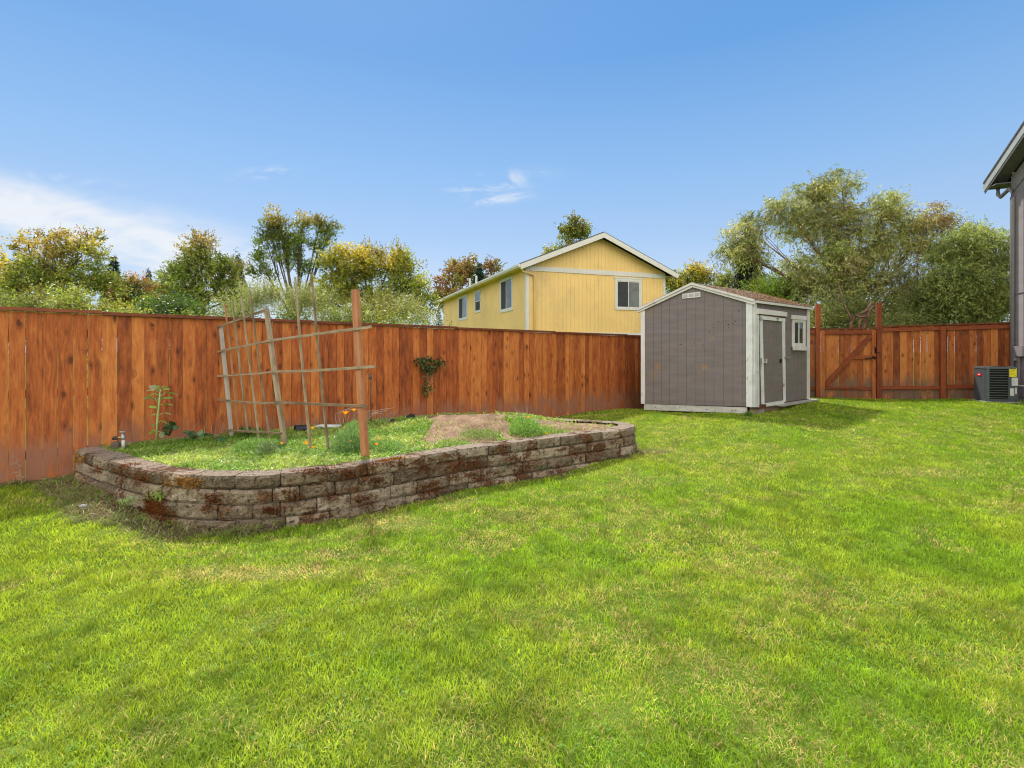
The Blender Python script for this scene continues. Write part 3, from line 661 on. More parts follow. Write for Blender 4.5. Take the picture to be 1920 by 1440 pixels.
# ------------------------------------------------------------------ garden shed
def shed():
    CL, C0, CR, CB = SHED
    G = Plane(CL, C0); S = Plane(C0, CR)
    t = thing('garden_shed', 'weathered grey-brown garden shed with white trim and a single door beside the gate', 'shed', (C0[0], C0[1], .1))
    zb0 = G.px(1204, 757)[1]; zb1 = G.px(1412, 762.5)[1]; zl = lambda s: zb0+(zb1-zb0)*s/G.L
    zt0 = G.px(1204, 583)[1]; zt1 = G.px(1412, 567)[1]; sa, za = G.px(1297, 538)
    def gt(s): return zt0+(za-zt0)*s/sa if s <= sa else za+(zt1-za)*(s-sa)/(G.L-sa)
    mb = MB(); siding(mb, G, 0, sa, zl, gt, .186, .007, start=.09); siding(mb, G, sa, G.L, zl, gt, .186, .007, start=.085)
    zc = S.px(1516, 747)[1]; zs = lambda s: zb1+(zc-zb1)*s/S.L; ze = S.px(1516, 579)[1]; st = lambda s: zt1+(ze-zt1)*s/S.L
    siding(mb, S, 0, S.L, zs, st, .19, start=.1)
    # hidden rear walls close the volume
    for A, B in ((CR, CB), (CB, CL)):
        P = Plane(A, B); z_ = lambda s: zb0+.05; siding(mb, P, 0, P.L, z_, lambda s: 2.24, .2)
    P = Plane(CR, CB); mb.add([P.pt(0, 2.24), P.pt(P.L, 2.24), P.pt(P.L/2, za)], [(0, 1, 2)])
    mb.build('wall', M['siding_gray'], t)
    # roof
    back = Vector((CR[0]-C0[0], CR[1]-C0[1], 0)); bk = back*1.045; fwd = -back.normalized()*.07
    el, zel = G.px(1195, 580.5, .05); er, zer = G.px(1415, 563, .05); sp, zp = G.px(1297, 531.5, .05)
    th = .022; rf = MB()
    def gp(s, z): return Vector(G.pt(s, z))+fwd
    for (s0, z0, s1, z1) in ((el, zel, sp, zp), (sp, zp, er, zer)):
        poly = [gp(s0, z0), gp(s1, z1), gp(s1, z1+th), gp(s0, z0+th)]; rf.extrude(poly, bk-fwd, tuple(back))
    ro = rf.build('roof', M['needles'], t)
    # needle litter lying on the roof
    n = 2600; q = rng.random(n); rr = rng.random(n)**.7; V = []; Cc = []
    s_ = sp+(er-sp)*rr; z_ = zp+(zer-zp)*rr+th
    lp = np.array([gp(a, b) for a, b in zip(s_, z_)])+np.outer(q, np.array(bk-fwd))
    a = rng.random(n)*6.28; L_ = .03+.05*rng.random(n); up = rng.random(n)*.035*(.3+1.6*vn(lp[:, 0], lp[:, 1], 2.5, 5))
    d = np.stack([np.cos(a)*L_, np.sin(a)*L_, up], 1); w = np.stack([-np.sin(a), np.cos(a), np.zeros(n)], 1)*.008
    V = np.stack([lp-w, lp+w, lp+d], 1).reshape(-1, 3); c = np.array([.34, .21, .13])*(.35+1.0*rng.random((n, 1))); c = np.repeat(np.concatenate([c, np.ones((n, 1))], 1), 3, 0)
    li = link('needle_litter', mesh_arrays('needle_litter', V, np.arange(3*n).reshape(-1, 3), {'col': c}), M['moss'], ro); tag(li, kind='stuff')
    # barge boards and eave fascia
    for (s0, z0, s1, z1) in ((el, zel, sp, zp), (sp, zp, er, zer)):
        mb = MB(); h = .085; G.prism(mb, [(s0, z0-h+.012), (s1, z1-h), (s1, z1-.001), (s0, z0-.001)], .006, .050, tuple(G.u)); mb.build('barge_board', M['white_trim'], t)
        mb = MB(); G.prism(mb, [(s0, z0-.028), (s1, z1-.028), (s1, z1+.018), (s0, z0+.018)], .052, .075, tuple(G.u)); mb.build('roof_edge', M['white_trim'], t)
    mb = MB(); a0 = Vector(G.pt(er, zer-.045)); mb.extrude([a0, a0+Vector((0, 0, .044)), a0+S.n*.02+Vector((0, 0, .044)), a0+S.n*.02], bk*1.0, tuple(back)); mb.build('eave_board', M['white_trim'], t)
    # corner trims
    def trim(pl, x0, x1, y0, y1, mat='white_trim', d1=.022, nm='corner_trim', par=None, d0=.002, dz=0):
        a, _ = pl.px(x0, y0); b, _ = pl.px(x1, y0); z1 = pl.px((x0+x1)/2, y0)[1]; z0 = pl.px((x0+x1)/2, y1)[1]
        mb = MB(); pl.rect(mb, a, b, z0, z1, d0, d1, 'v'); return mb.build(nm, M[mat], par or t)
    trim(G, 1202.5, 1209.8, 582, 757); trim(G, 1399.5, 1411.6, 568.5, 763, 'white_worn'); trim(S, 1412.2, 1416.8, 566, 763, 'white_worn', .026); trim(S, 1512.5, 1516.8, 579.5, 747.5, 'white_trim')
    # skid with bolt holes
    mb = MB(); a, z1 = G.px(1207, 757.5); b, z2 = G.px(1400, 764); z0 = G.px(1207, 768.5)[1]; z3 = G.px(1400, 775.5)[1]
    G.prism(mb, [(a, z0), (b, z3), (b, z2), (a, z1)], -.05, -.010, 'h'); sk = mb.build('skid', M['skid'], t)
    for x, y in ((1229.5, 763), (1275, 764.5), (1325.5, 767.5), (1379, 769)):
        mb = MB(); p = G.px(x, y, -.01); mb.tube([G.pt(*p, -.012), G.pt(*p, -.006)], .011, 8); mb.build('bolt_hole', M['black'], sk)
    mb = MB(); S.rect(mb, .05, S.L-.05, .02, zb1-.004, -.09, -.03, 'h'); mb.build('sill_beam', M['stake_gray'], t)
    for x0, x1 in ((.25, .5), (1.4, 1.75), (2.2, 2.5)):
        mb = MB(); S.rect(mb, x0, x1, .0, zb1-.06, -.12, -.02, 'h'); mb.build('pier_block', M['concrete'], t)
    mb = MB(); S.prism(mb, [(1.0, zb1-.055), (S.L+.25, zc-.055), (S.L+.25, zc-.02), (1.0, zb1-.02)], -.04, .13, 'h'); mb.build('foundation_slab', M['concrete'], t)
    # gable vent
    mb = MB(); q = [G.px(x, y) for x, y in ((1280.2, 560.3), (1313.8, 557), (1313.8, 547), (1280.2, 551.3))]
    G.prism(mb, q, .002, .024, 'h'); ve = mb.build('gable_vent', M['white_trim'], t); mb = MB()
    for i in range(3):
        f0 = .045+i*.325; f1 = f0+.26; lerp = lambda f, k: (q[0][0]+(q[1][0]-q[0][0])*f, (q[0][1]+(q[1][1]-q[0][1])*f)*(1-k)+(q[3][1]+(q[2][1]-q[3][1])*f)*k)
        G.prism(mb, [lerp(f0, .2), lerp(f1, .2), lerp(f1, .8), lerp(f0, .8)], .0245, .027, 'h')
    mb.build('mesh', M['fascia'], ve)
    # nail scars and stains
    for zx, zy in ((970, 478), (982, 540), (940, 575), (897, 580), (760, 617), (617, 720), (470, 745), (490, 735), (380, 765), (697, 742), (1040, 418), (912, 512), (660, 705), (595, 745), (715, 798), (1003, 515), (845, 522), (940, 550), (792, 577)):
        p = G.px(1180+zx*.1979, 500+zy*.1979); r = random.uniform(.006, .016); mb = MB(); mb.tube([G.pt(*p, -.002), G.pt(*p, .0025)], r, 7); mb.build('bore_hole', M['rust'], t)
    # door
    D = MB(); a0, _ = S.px(1424.5, 600); a1, _ = S.px(1467.5, 600); zt_ = S.px(1445, 592)[1]; zd = S.px(1445, 755)[1]
    lw = .075; zmid = lambda x, y: S.px(x, y)[1]
    fz = S.px(1420, 593)[1]
    D2 = MB(); siding(D2, Plane(S.pt(0, 0, .012)[:2], S.pt(S.L, 0, .012)[:2]), a0+.03, a1-.03, lambda s: zd, lambda s: zt_, .085, .007, .008, start=.06)
    dr = D2.build('door', M['siding_gray'], t)
    def sp_(nm, poly, d0, d1, mat, par, grain='v'):
        mb = MB(); S.prism(mb, [S.px(x, y) for x, y in poly], d0, d1, grain); return mb.build(nm, M[mat], par)
    sp_('door_jamb', [(1418.3, 763.5), (1420.9, 763), (1420.3, 590), (1417.6, 590)], .003, .030, 'white_worn', t)
    sp_('door_stile', [(1426, 761), (1430.3, 760), (1426.4, 600), (1422.2, 600)], .014, .036, 'white_worn', dr)
    sp_('door_stile', [(1467.2, 753.5), (1470.3, 753), (1468.6, 602), (1464.5, 602)], .014, .036, 'white_worn', dr)
    sp_('door_rail', [(1422.3, 598.8), (1469, 603.5), (1469, 597), (1422.3, 590.8)], .014, .038, 'white_worn', dr, 'h')
    sp_('door_header', [(1416.6, 588.5), (1471, 594), (1471, 585.5), (1416.6, 578.5)], .003, .055, 'white_trim', t, 'h')
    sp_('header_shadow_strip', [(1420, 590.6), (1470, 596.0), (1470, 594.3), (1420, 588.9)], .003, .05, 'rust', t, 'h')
    sp_('kick_plate', [(1431, 762.5), (1466.8, 757.5), (1468.4, 750.5), (1431, 756)], .016, .034, 'white_worn', dr, 'h')
    sp_('rotten_sill', [(1420, 766), (1433, 765), (1432, 757.5), (1421, 758)], .02, .045, 'rust', t, 'h')
    for ya, yb in ((595, 601), (671.5, 682.5)):
        sp_('hinge', [(1421, yb), (1424.5, yb), (1424.5, ya), (1421, ya)], .0385, .044, 'galv', dr)
    sp_('hasp', [(1424.6, 680.2), (1434, 680.8), (1434.4, 672.5), (1424.6, 671.5)], .0385, .044, 'white_worn', dr, 'h')
    sp_('handle', [(1460.3, 680), (1463.2, 680), (1463.2, 673), (1460.3, 673)], .015, .030, 'black', dr)
    sp_('latch_bar', [(1467, 671.8), (1477.6, 672), (1477.6, 669), (1467, 668.6)], .039, .046, 'galv', dr, 'h')
    sp_('screw_eye', [(1452, 597.8), (1456, 598.2), (1456, 597.2), (1452, 596.8)], .0385, .048, 'black', dr, 'h')
    # window
    w_ = window(S, t, 1484.5, 1507.5, 598, 651, .065, mat_trim='white_trim')
    sp_('head_trim', [(1482.8, 598.3), (1508.6, 600.6), (1508.6, 592.8), (1482.8, 590.8)], .004, .045, 'white_trim', w_, 'h')
    sp_('sill', [(1482.8, 656.7), (1509, 657.2), (1509, 650), (1482.8, 648.5)], .036, .055, 'white_trim', w_, 'h')
shed()

# ------------------------------------------------------------------ yellow house
def yellow_house():
    A = (.0284*22, 22.0); dv = Vector((-.3457, .9383)); du = Vector((.9383, .3457)); Wd = 7.22; Ln = 16.4
    B = (A[0]+du.x*Wd, A[1]+du.y*Wd); Cc = (A[0]+dv.x*Ln, A[1]+dv.y*Ln); E = (B[0]+dv.x*Ln, B[1]+dv.y*Ln)
    G = Plane(A, B); S = Plane(Cc, A)
    t = thing('yellow_house', 'yellow two-storey house with white trim and a low gable beyond the left fence', 'house', (A[0], A[1], -.15))
    ov = .42; pitch = .41; ztip = 5.0; zap = ztip+pitch*(Wd/2+ov); zw = ztip+pitch*ov-.08
    top = lambda s: zw+pitch*min(s, Wd-s)
    mb = MB(); siding(mb, G, 0, Wd/2, lambda s: -.15, top, 0.203, .010, .008, start=.1); siding(mb, G, Wd/2, Wd, lambda s: -.15, top, 0.203, .010, .008, start=.1)
    siding(mb, S, 0, Ln, lambda s: -.15, lambda s: zw, 0.203, .010, .008, start=.1)
    for P in (Plane(B, E), Plane(E, Cc)):
        mb.add([P.pt(0, -.15), P.pt(P.L, -.15), P.pt(P.L, zw), P.pt(0, zw)], [(0, 1, 2, 3)])
    P = Plane(E, Cc); mb.add([P.pt(0, zw), P.pt(P.L, zw), P.pt(P.L/2, zw+pitch*Wd/2)], [(0, 1, 2)])
    mb.build('wall', M['yellow'], t)
    # roof slabs
    rf = MB(); D3 = Vector((dv.x, dv.y, 0)); fo = -D3*.40; bo = D3*(Ln+.8)
    for s0, s1, z0, z1 in ((-ov, Wd/2, ztip, zap), (Wd/2, Wd+ov, zap, ztip)):
        P = [Vector(G.pt(s0, z0))+fo, Vector(G.pt(s1, z1))+fo, Vector(G.pt(s1, z1+.09))+fo, Vector(G.pt(s0, z0+.09))+fo]
        rf.extrude(P, bo, tuple(D3))
    ro = rf.build('roof', M['shingle'], t)
    mb = MB()
    for s0, s1, z0, z1 in ((-ov, Wd/2, ztip, zap), (Wd/2, Wd+ov, zap, ztip)):
        P = [Vector(G.pt(s0, z0-.19))+fo, Vector(G.pt(s1, z1-.19))+fo, Vector(G.pt(s1, z1+.04))+fo, Vector(G.pt(s0, z0+.04))+fo]
        mb.extrude(P, fo.normalized()*.04, tuple(Vector(P[1])-Vector(P[0])))
    mb.build('barge_board', M['house_trim'], t)
    mb = MB(); P0 = Vector(G.pt(-ov, ztip-.10))+fo
    prof = [P0, P0+Vector((0, 0, .14)), P0-G.u*.12+Vector((0, 0, .14)), P0-G.u*.12+Vector((0, 0, .07)), P0-G.u*.07]
    mb.extrude(prof, bo, tuple(D3)); mb.build('gutter', M['house_trim'], t)
    mb = MB(); P0 = Vector(G.pt(Wd+ov, ztip-.10))+fo; mb.extrude([P0, P0+Vector((0, 0, .14)), P0+G.u*.12+Vector((0, 0, .14)), P0+G.u*.07], bo, tuple(D3)); mb.build('gutter', M['house_trim'], t)
    # soffits
    mb = MB()
    for s0, s1 in ((-ov, 0), (Wd, Wd+ov)):
        mb.extrude([G.pt(s0, ztip-.03), G.pt(s1, ztip-.03), G.pt(s1, ztip-.015), G.pt(s0, ztip-.015)], D3*Ln, tuple(D3))
    mb.build('soffit', M['yellow'], t)
    def tr(pl, a, b, z0, z1, nm='trim_board', d=.03, g='v', mat='house_trim'):
        mb = MB(); pl.rect(mb, a, b, z0, z1, .002, d, g); return mb.build(nm, M[mat], t)
    tr(G, 0, .12, -.1, zw-.02); tr(G, Wd-.12, Wd, -.1, zw-.02); tr(S, Ln-.12, Ln+.028, -.1, zw-.05, d=.028)
    tr(S, 0, .1, -.1, zw-.05)
    zb_ = G.px(1115, 511)[1]; tr(G, .13, Wd-.13, zb_-.09, zb_+.12, 'belly_band', .034, 'h')
    z2 = G.px(1185, 624.3)[1]; tr(G, .13, Wd-.13, z2-.14, z2, 'belly_band', .034, 'h')
    # downspout from the corner gutter
    a, z = G.px(972, 507); mb = MB()
    q = [Vector(G.pt(-.3, ztip-.1))+fo*.6, Vector(G.pt(-.26, ztip-.22))+fo*.5, Vector(G.pt(.30, zw-.42, .07)), Vector(G.pt(.36, zw-.52, .06)), Vector(G.pt(.36, -.1, .06))]
    mb.tube(q, .042, 6); mb.build('downspout', M['yellow'], t, True)
    window(S, t, 860, 876.6, 554.5, 600, .11); window(S, t, 890.6, 901.8, 544, 586, .10, 'h'); window(S, t, 938, 962, 520, 584.5, .12)
    w = window(G, t, 1152.8, 1202.8, 523, 581.5, .11, head=.05)
    for x, y0, y1 in ((881, 518, 530), (893, 513, 525)):
        mb = MB(); Zp = 27.5 if x < 890 else 26.6; p = W(x, y1+8, Zp); mb.tube([p, W(x, y0+4, Zp)], .06, 8); mb.build('vent_pipe', M['house_trim'], ro)
yellow_house()

# ------------------------------------------------------------------ grey house at the right edge
def gray_house():
    Z0 = 11.75; P0 = ((1898-960)/950*Z0, Z0); d = Vector((-.337, -.941)); Ln = 9.0
    P1 = (P0[0]+d.x*Ln, P0[1]+d.y*Ln); G = Plane(P0, P1); G.n = Vector((-.941, .337, 0)); G.L = Ln   # the visible gable wall
    t = thing('gray_house', 'grey-mauve house wall with downspout and sloping eave at the right edge', 'house', (P0[0], P0[1], .1))
    ov = .45; pt_ = .50; ztip = 5.27; zw = ztip+pt_*ov
    top = lambda s: zw-.12+pt_*min(s, Ln-s)
    mb = MB(); siding(mb, G, 0, Ln/2, lambda s: .32, top, .30, .016, .012, start=.12); siding(mb, G, Ln/2, Ln, lambda s: .32, top, .30, .016, .012)
    bk = Vector((.941, -.337, 0))
    E = Vector((*P0, 0)); E2 = E+bk*10; H2 = Vector((*P1, 0)); H3 = H2+bk*10
    for a, b in ((E, E2), (E2, H3), (H3, H2)):
        mb.add([(a.x, a.y, .1), (b.x, b.y, .1), (b.x, b.y, zw), (a.x, a.y, zw)], [(0, 1, 2, 3)])
    mb.build('wall', M['grayhouse'], t)
    mb = MB(); G.rect(mb, 0, Ln, -.1, .318, -.2, -.015, 'h'); mb.build('foundation', M['concrete'], t)
    rk = G.n*.30      # rake overhang towards the garden
    def gp(s, z): return Vector(G.pt(s, z))+rk
    rf = MB()
    for s0, z0, s1, z1 in ((-ov, ztip, Ln/2, ztip+pt_*(Ln/2+ov)), (Ln/2, ztip+pt_*(Ln/2+ov), Ln+ov, ztip)):
        rf.extrude([gp(s0-.0, z0+.121)+G.n*.05, gp(s1, z1+.121)+G.n*.05, gp(s1, z1+.17)+G.n*.05, gp(s0, z0+.17)+G.n*.05], bk*10.6, tuple(bk))
    rf.build('roof', M['shingle'], t)
    mb = MB(); s1 = Ln/2; z1 = ztip+pt_*(Ln/2+ov)
    mb.extrude([gp(-ov, ztip-.06), gp(s1, z1-.06), gp(s1, z1+.12), gp(-ov, ztip+.12)], G.n*.035, tuple(Vector(gp(s1, z1))-Vector(gp(-ov, ztip)))); mb.build('barge_board', M['fascia'], t)
    mb = MB(); mb.extrude([gp(-ov, ztip-.11), gp(s1, z1-.11), gp(s1, z1-.061), gp(-ov, ztip-.061)], G.n*.02, tuple(Vector(gp(s1, z1))-Vector(gp(-ov, ztip)))); mb.build('rake_trim', M['gray_trim'], t)
    mb = MB(); mb.extrude([gp(-ov+.01, ztip-.02), gp(0, ztip-.02), gp(0, ztip+.0), gp(-ov+.01, ztip+.0)], bk*10.5, tuple(bk))
    mb.extrude([gp(-ov+.02, ztip+.03), gp(s1, z1-.03), gp(s1, z1+.0), gp(-ov+.02, ztip+.06)], bk*.34, tuple(bk)); mb.build('soffit', M['soffit'], t)
    mb = MB(); q = gp(-ov, ztip)
    dn = Vector((0, 0, 1)); o_ = -G.u
    mb.extrude([q+dn*-.01, q+dn*.12, q+o_*.11+dn*.12, q+o_*.12+dn*.07, q+o_*.07+dn*-.01], bk*10.4, tuple(bk)); mb.build('gutter', M['fascia'], t)
    # corner board, downspout, frieze, boxes
    mb = MB(); G.rect(mb, 0, .10, .32, zw-.1, .002, .022); mb.build('corner_board', M['gray_trim'], t)
    mb = MB(); a = Vector(G.pt(-.36, ztip-.02)); 
    pts = [a+G.n*.10, a+G.n*.10+Vector((0, 0, -.16)), a+G.n*.08+Vector((0, 0, -.24))+G.u*.06, Vector(G.pt(.02, ztip-.16, .06)), Vector(G.pt(.10, ztip-.24, .055)), Vector(G.pt(.12, ztip-.40, .055)), Vector(G.pt(.12, .30, .055))]
    mb.tube(pts, .042, 8); mb.build('downspout', M['gray_trim'], t, True)
    sb, zb = G.px(1906, 549); mb = MB(); G.rect(mb, .10, Ln, zb-.02, zb, .002, .018, 'h'); mb.build('band_trim', M['gray_trim'], t)
    mb = MB(); G.prism(mb, [(.1, zw-.46), (Ln/2, zw-.46+pt_*Ln/2*.9), (Ln/2, zw-.42+pt_*Ln/2*.9), (.1, zw-.42)], .002, .02, 'h'); mb.build('frieze', M['gray_trim'], t)
    a, z1_ = G.px(1910, 649); b, _ = G.px(1922, 649); z0_ = G.px(1914, 668)[1]
    mb = MB(); G.rect(mb, a, b+.1, z0_, z1_, .002, .10, 'v'); mb.build('meter_box', M['gray_trim'], t)
    mb = MB(); p = G.pt(a+.12, z0_, .05); mb.tube([p, G.pt(a+.12, .62, .05), G.pt(a+.05, .55, .09)], .014, 6); mb.build('conduit', M['gray_trim'], t)
    a, z1_ = G.px(1905, 649); b, _ = G.px(1908.5, 649)
    for k in range(2): mb = MB(); G.rect(mb, a+.01, b, z1_-.15-.18*k, z1_-.02-.18*k, .002, .05); mb.build('outlet_cover', M['fascia'], t)
gray_house()

# ------------------------------------------------------------------ cooling unit
def ac_unit():
    K = Vector((10.29, 11.0, 0)); u = Vector((.941, -.337, 0)); v = Vector((.337, .941, 0)); Wd = .545; Dp = .50
    zb = .262; zt = 1.005; t = thing('cooling_unit', 'dark grey outdoor air conditioning unit with black louvres and yellow sticker by the grey house', 'air conditioner', (K.x, K.y, zb))
    Fp = Plane(K[:2], (K+u)[:2]); Lp = Plane((K+v)[:2], K[:2])
    def outline(off=0, r=.06):
        c = [K+u*off+v*off, K+u*(Wd-off)+v*off, K+u*(Wd-off)+v*(Dp-off), K+u*off+v*(Dp-off)]; pts = []
        for i in range(4):
            p = c[i]; a = (c[i-1]-p).normalized(); b = (c[(i+1) % 4]-p).normalized()
            for k in range(6): f = k/5; pts.append(p+a*r*(1-f)**2+b*r*f**2)
        return pts
    def ring(nm, off, z0, z1, mat, r=.06, par=None):
        mb = MB(); mb.extrude([(p.x, p.y, z0) for p in outline(off, r)], (0, 0, z1-z0)); return mb.build(nm, M[mat], par or t)
    ring('coil', .03, zb+.04, zt-.03, 'ac_coil', .04); ring('base_pan', 0, zb, zb+.05, 'ac_metal'); tc = ring('top_cover', -.01, zt-.04, zt, 'ac_louver')
    mb = MB(); c = K+u*Wd/2+v*Dp/2; mb.tube([(c.x, c.y, zt), (c.x, c.y, zt+.012)], [.20, .18], 24); mb.build('fan_guard', M['black'], tc)
    z0, z1 = zb+.051, zt-.041
    mb = MB(); o = [K+v*Dp, K+v*.06, K+v*.015+u*.015, K+u*.06]; o += [q_ for q_ in (K+u*.06+v*.02, K+v*.035+u*.035, K+v*.06+u*.02, K+v*Dp+u*.02)]
    mb.extrude([(p.x, p.y, z0) for p in o], (0, 0, z1-z0)); mb.build('side_panel', M['ac_metal'], t)
    xe = Wd*.70
    mb = MB(); o = [K+u*xe-v*.004, K+u*Wd-v*.004, K+u*(Wd+.004)+v*Dp, K+u*(Wd-.02)+v*Dp, K+u*(Wd-.02)+v*.02, K+u*xe+v*.02]
    mb.extrude([(p.x, p.y, z0) for p in o], (0, 0, z1-z0)); mb.build('service_panel', M['ac_metal'], t)
    n = 12
    for i in range(n):
        z = z0+(z1-z0)*(i+.2)/n; mb = MB(); a = K+u*.062; L_ = xe-.064
        mb.extrude([a+v*.024+Vector((0, 0, z)), a-v*.004+Vector((0, 0, z+.010)), a-v*.004+Vector((0, 0, z+.020)), a+v*.024+Vector((0, 0, z+.010))], u*L_, tuple(u)); mb.build('louvre', M['ac_louver'], t)
    def lab(P, nm, xa, xb, ya, yb, mat, d0=.006, d=.003):
        a, zz1 = P.px(xa, ya); b, _ = P.px(xb, ya); zz0 = P.px(xa, yb)[1]; mb = MB(); P.rect(mb, a, b, zz0, zz1, d0, d0+d); return mb.build(nm, M[mat], t)
    y = lab(Fp, 'yellow_label', 1892.3, 1905.8, 690.5, 706.5, 'label_yellow'); mb = MB()
    for f0, f1, yy in ((0, 1, 691.8), (.1, .8, 694.5), (0, .7, 697), (.1, .9, 699.5), (.0, .5, 702), (.6, .95, 703.5)):
        a, z = Fp.px(1893.5+11*f0, yy); b, _ = Fp.px(1893.5+11*f1, yy); mb = MB(); Fp.rect(mb, a, b, z-.006, z, .0095, .010); mb.build('print', M['ink'], y)
    y = lab(Fp, 'white_label', 1896.5, 1908, 708, 723, 'label_white'); mb = MB()
    for yy in (710, 712.5, 715, 718): a, z = Fp.px(1898, yy); b, _ = Fp.px(1902, yy); mb = MB(); Fp.rect(mb, a, b, z-.005, z, .0095, .010); mb.build('print', M['ink'], y)
    lab(Fp, 'rating_label', 1893.5, 1901, 728, 742, 'label_white'); lab(Fp, 'rating_label', 1903, 1906, 727, 739, 'label_white')
    y = lab(Lp, 'red_badge', 1832, 1841, 699, 704.3, 'badge_red', .002, .006); mb = MB(); a, z = Lp.px(1834.5, 700.8); b, _ = Lp.px(1838, 700.8); Lp.rect(mb, a, b, z-.018, z, .0085, .009); mb.build('mark', M['ink_white'], y)
    mb = MB(); p = K+u*(Wd+.004)+v*.1; mb.tube([(p.x, p.y, .62), (p.x+.12, p.y-.03, .60), (p.x+.3, p.y+.0, .58)], .012, 6); mb.build('refrigerant_line', M['pipe_white'], t, True)
    mb = MB(); mb.extrude([(q.x, q.y, zb-.06) for q in (K-u*.04-v*.04, K+u*(Wd+.04)-v*.04, K+u*(Wd+.04)+v*(Dp+.04), K-u*.04+v*(Dp+.04))], (0, 0, .055)); tag(mb.build('equipment_pad', M['concrete']), 'concrete pad under the cooling unit', 'pad')
ac_unit()

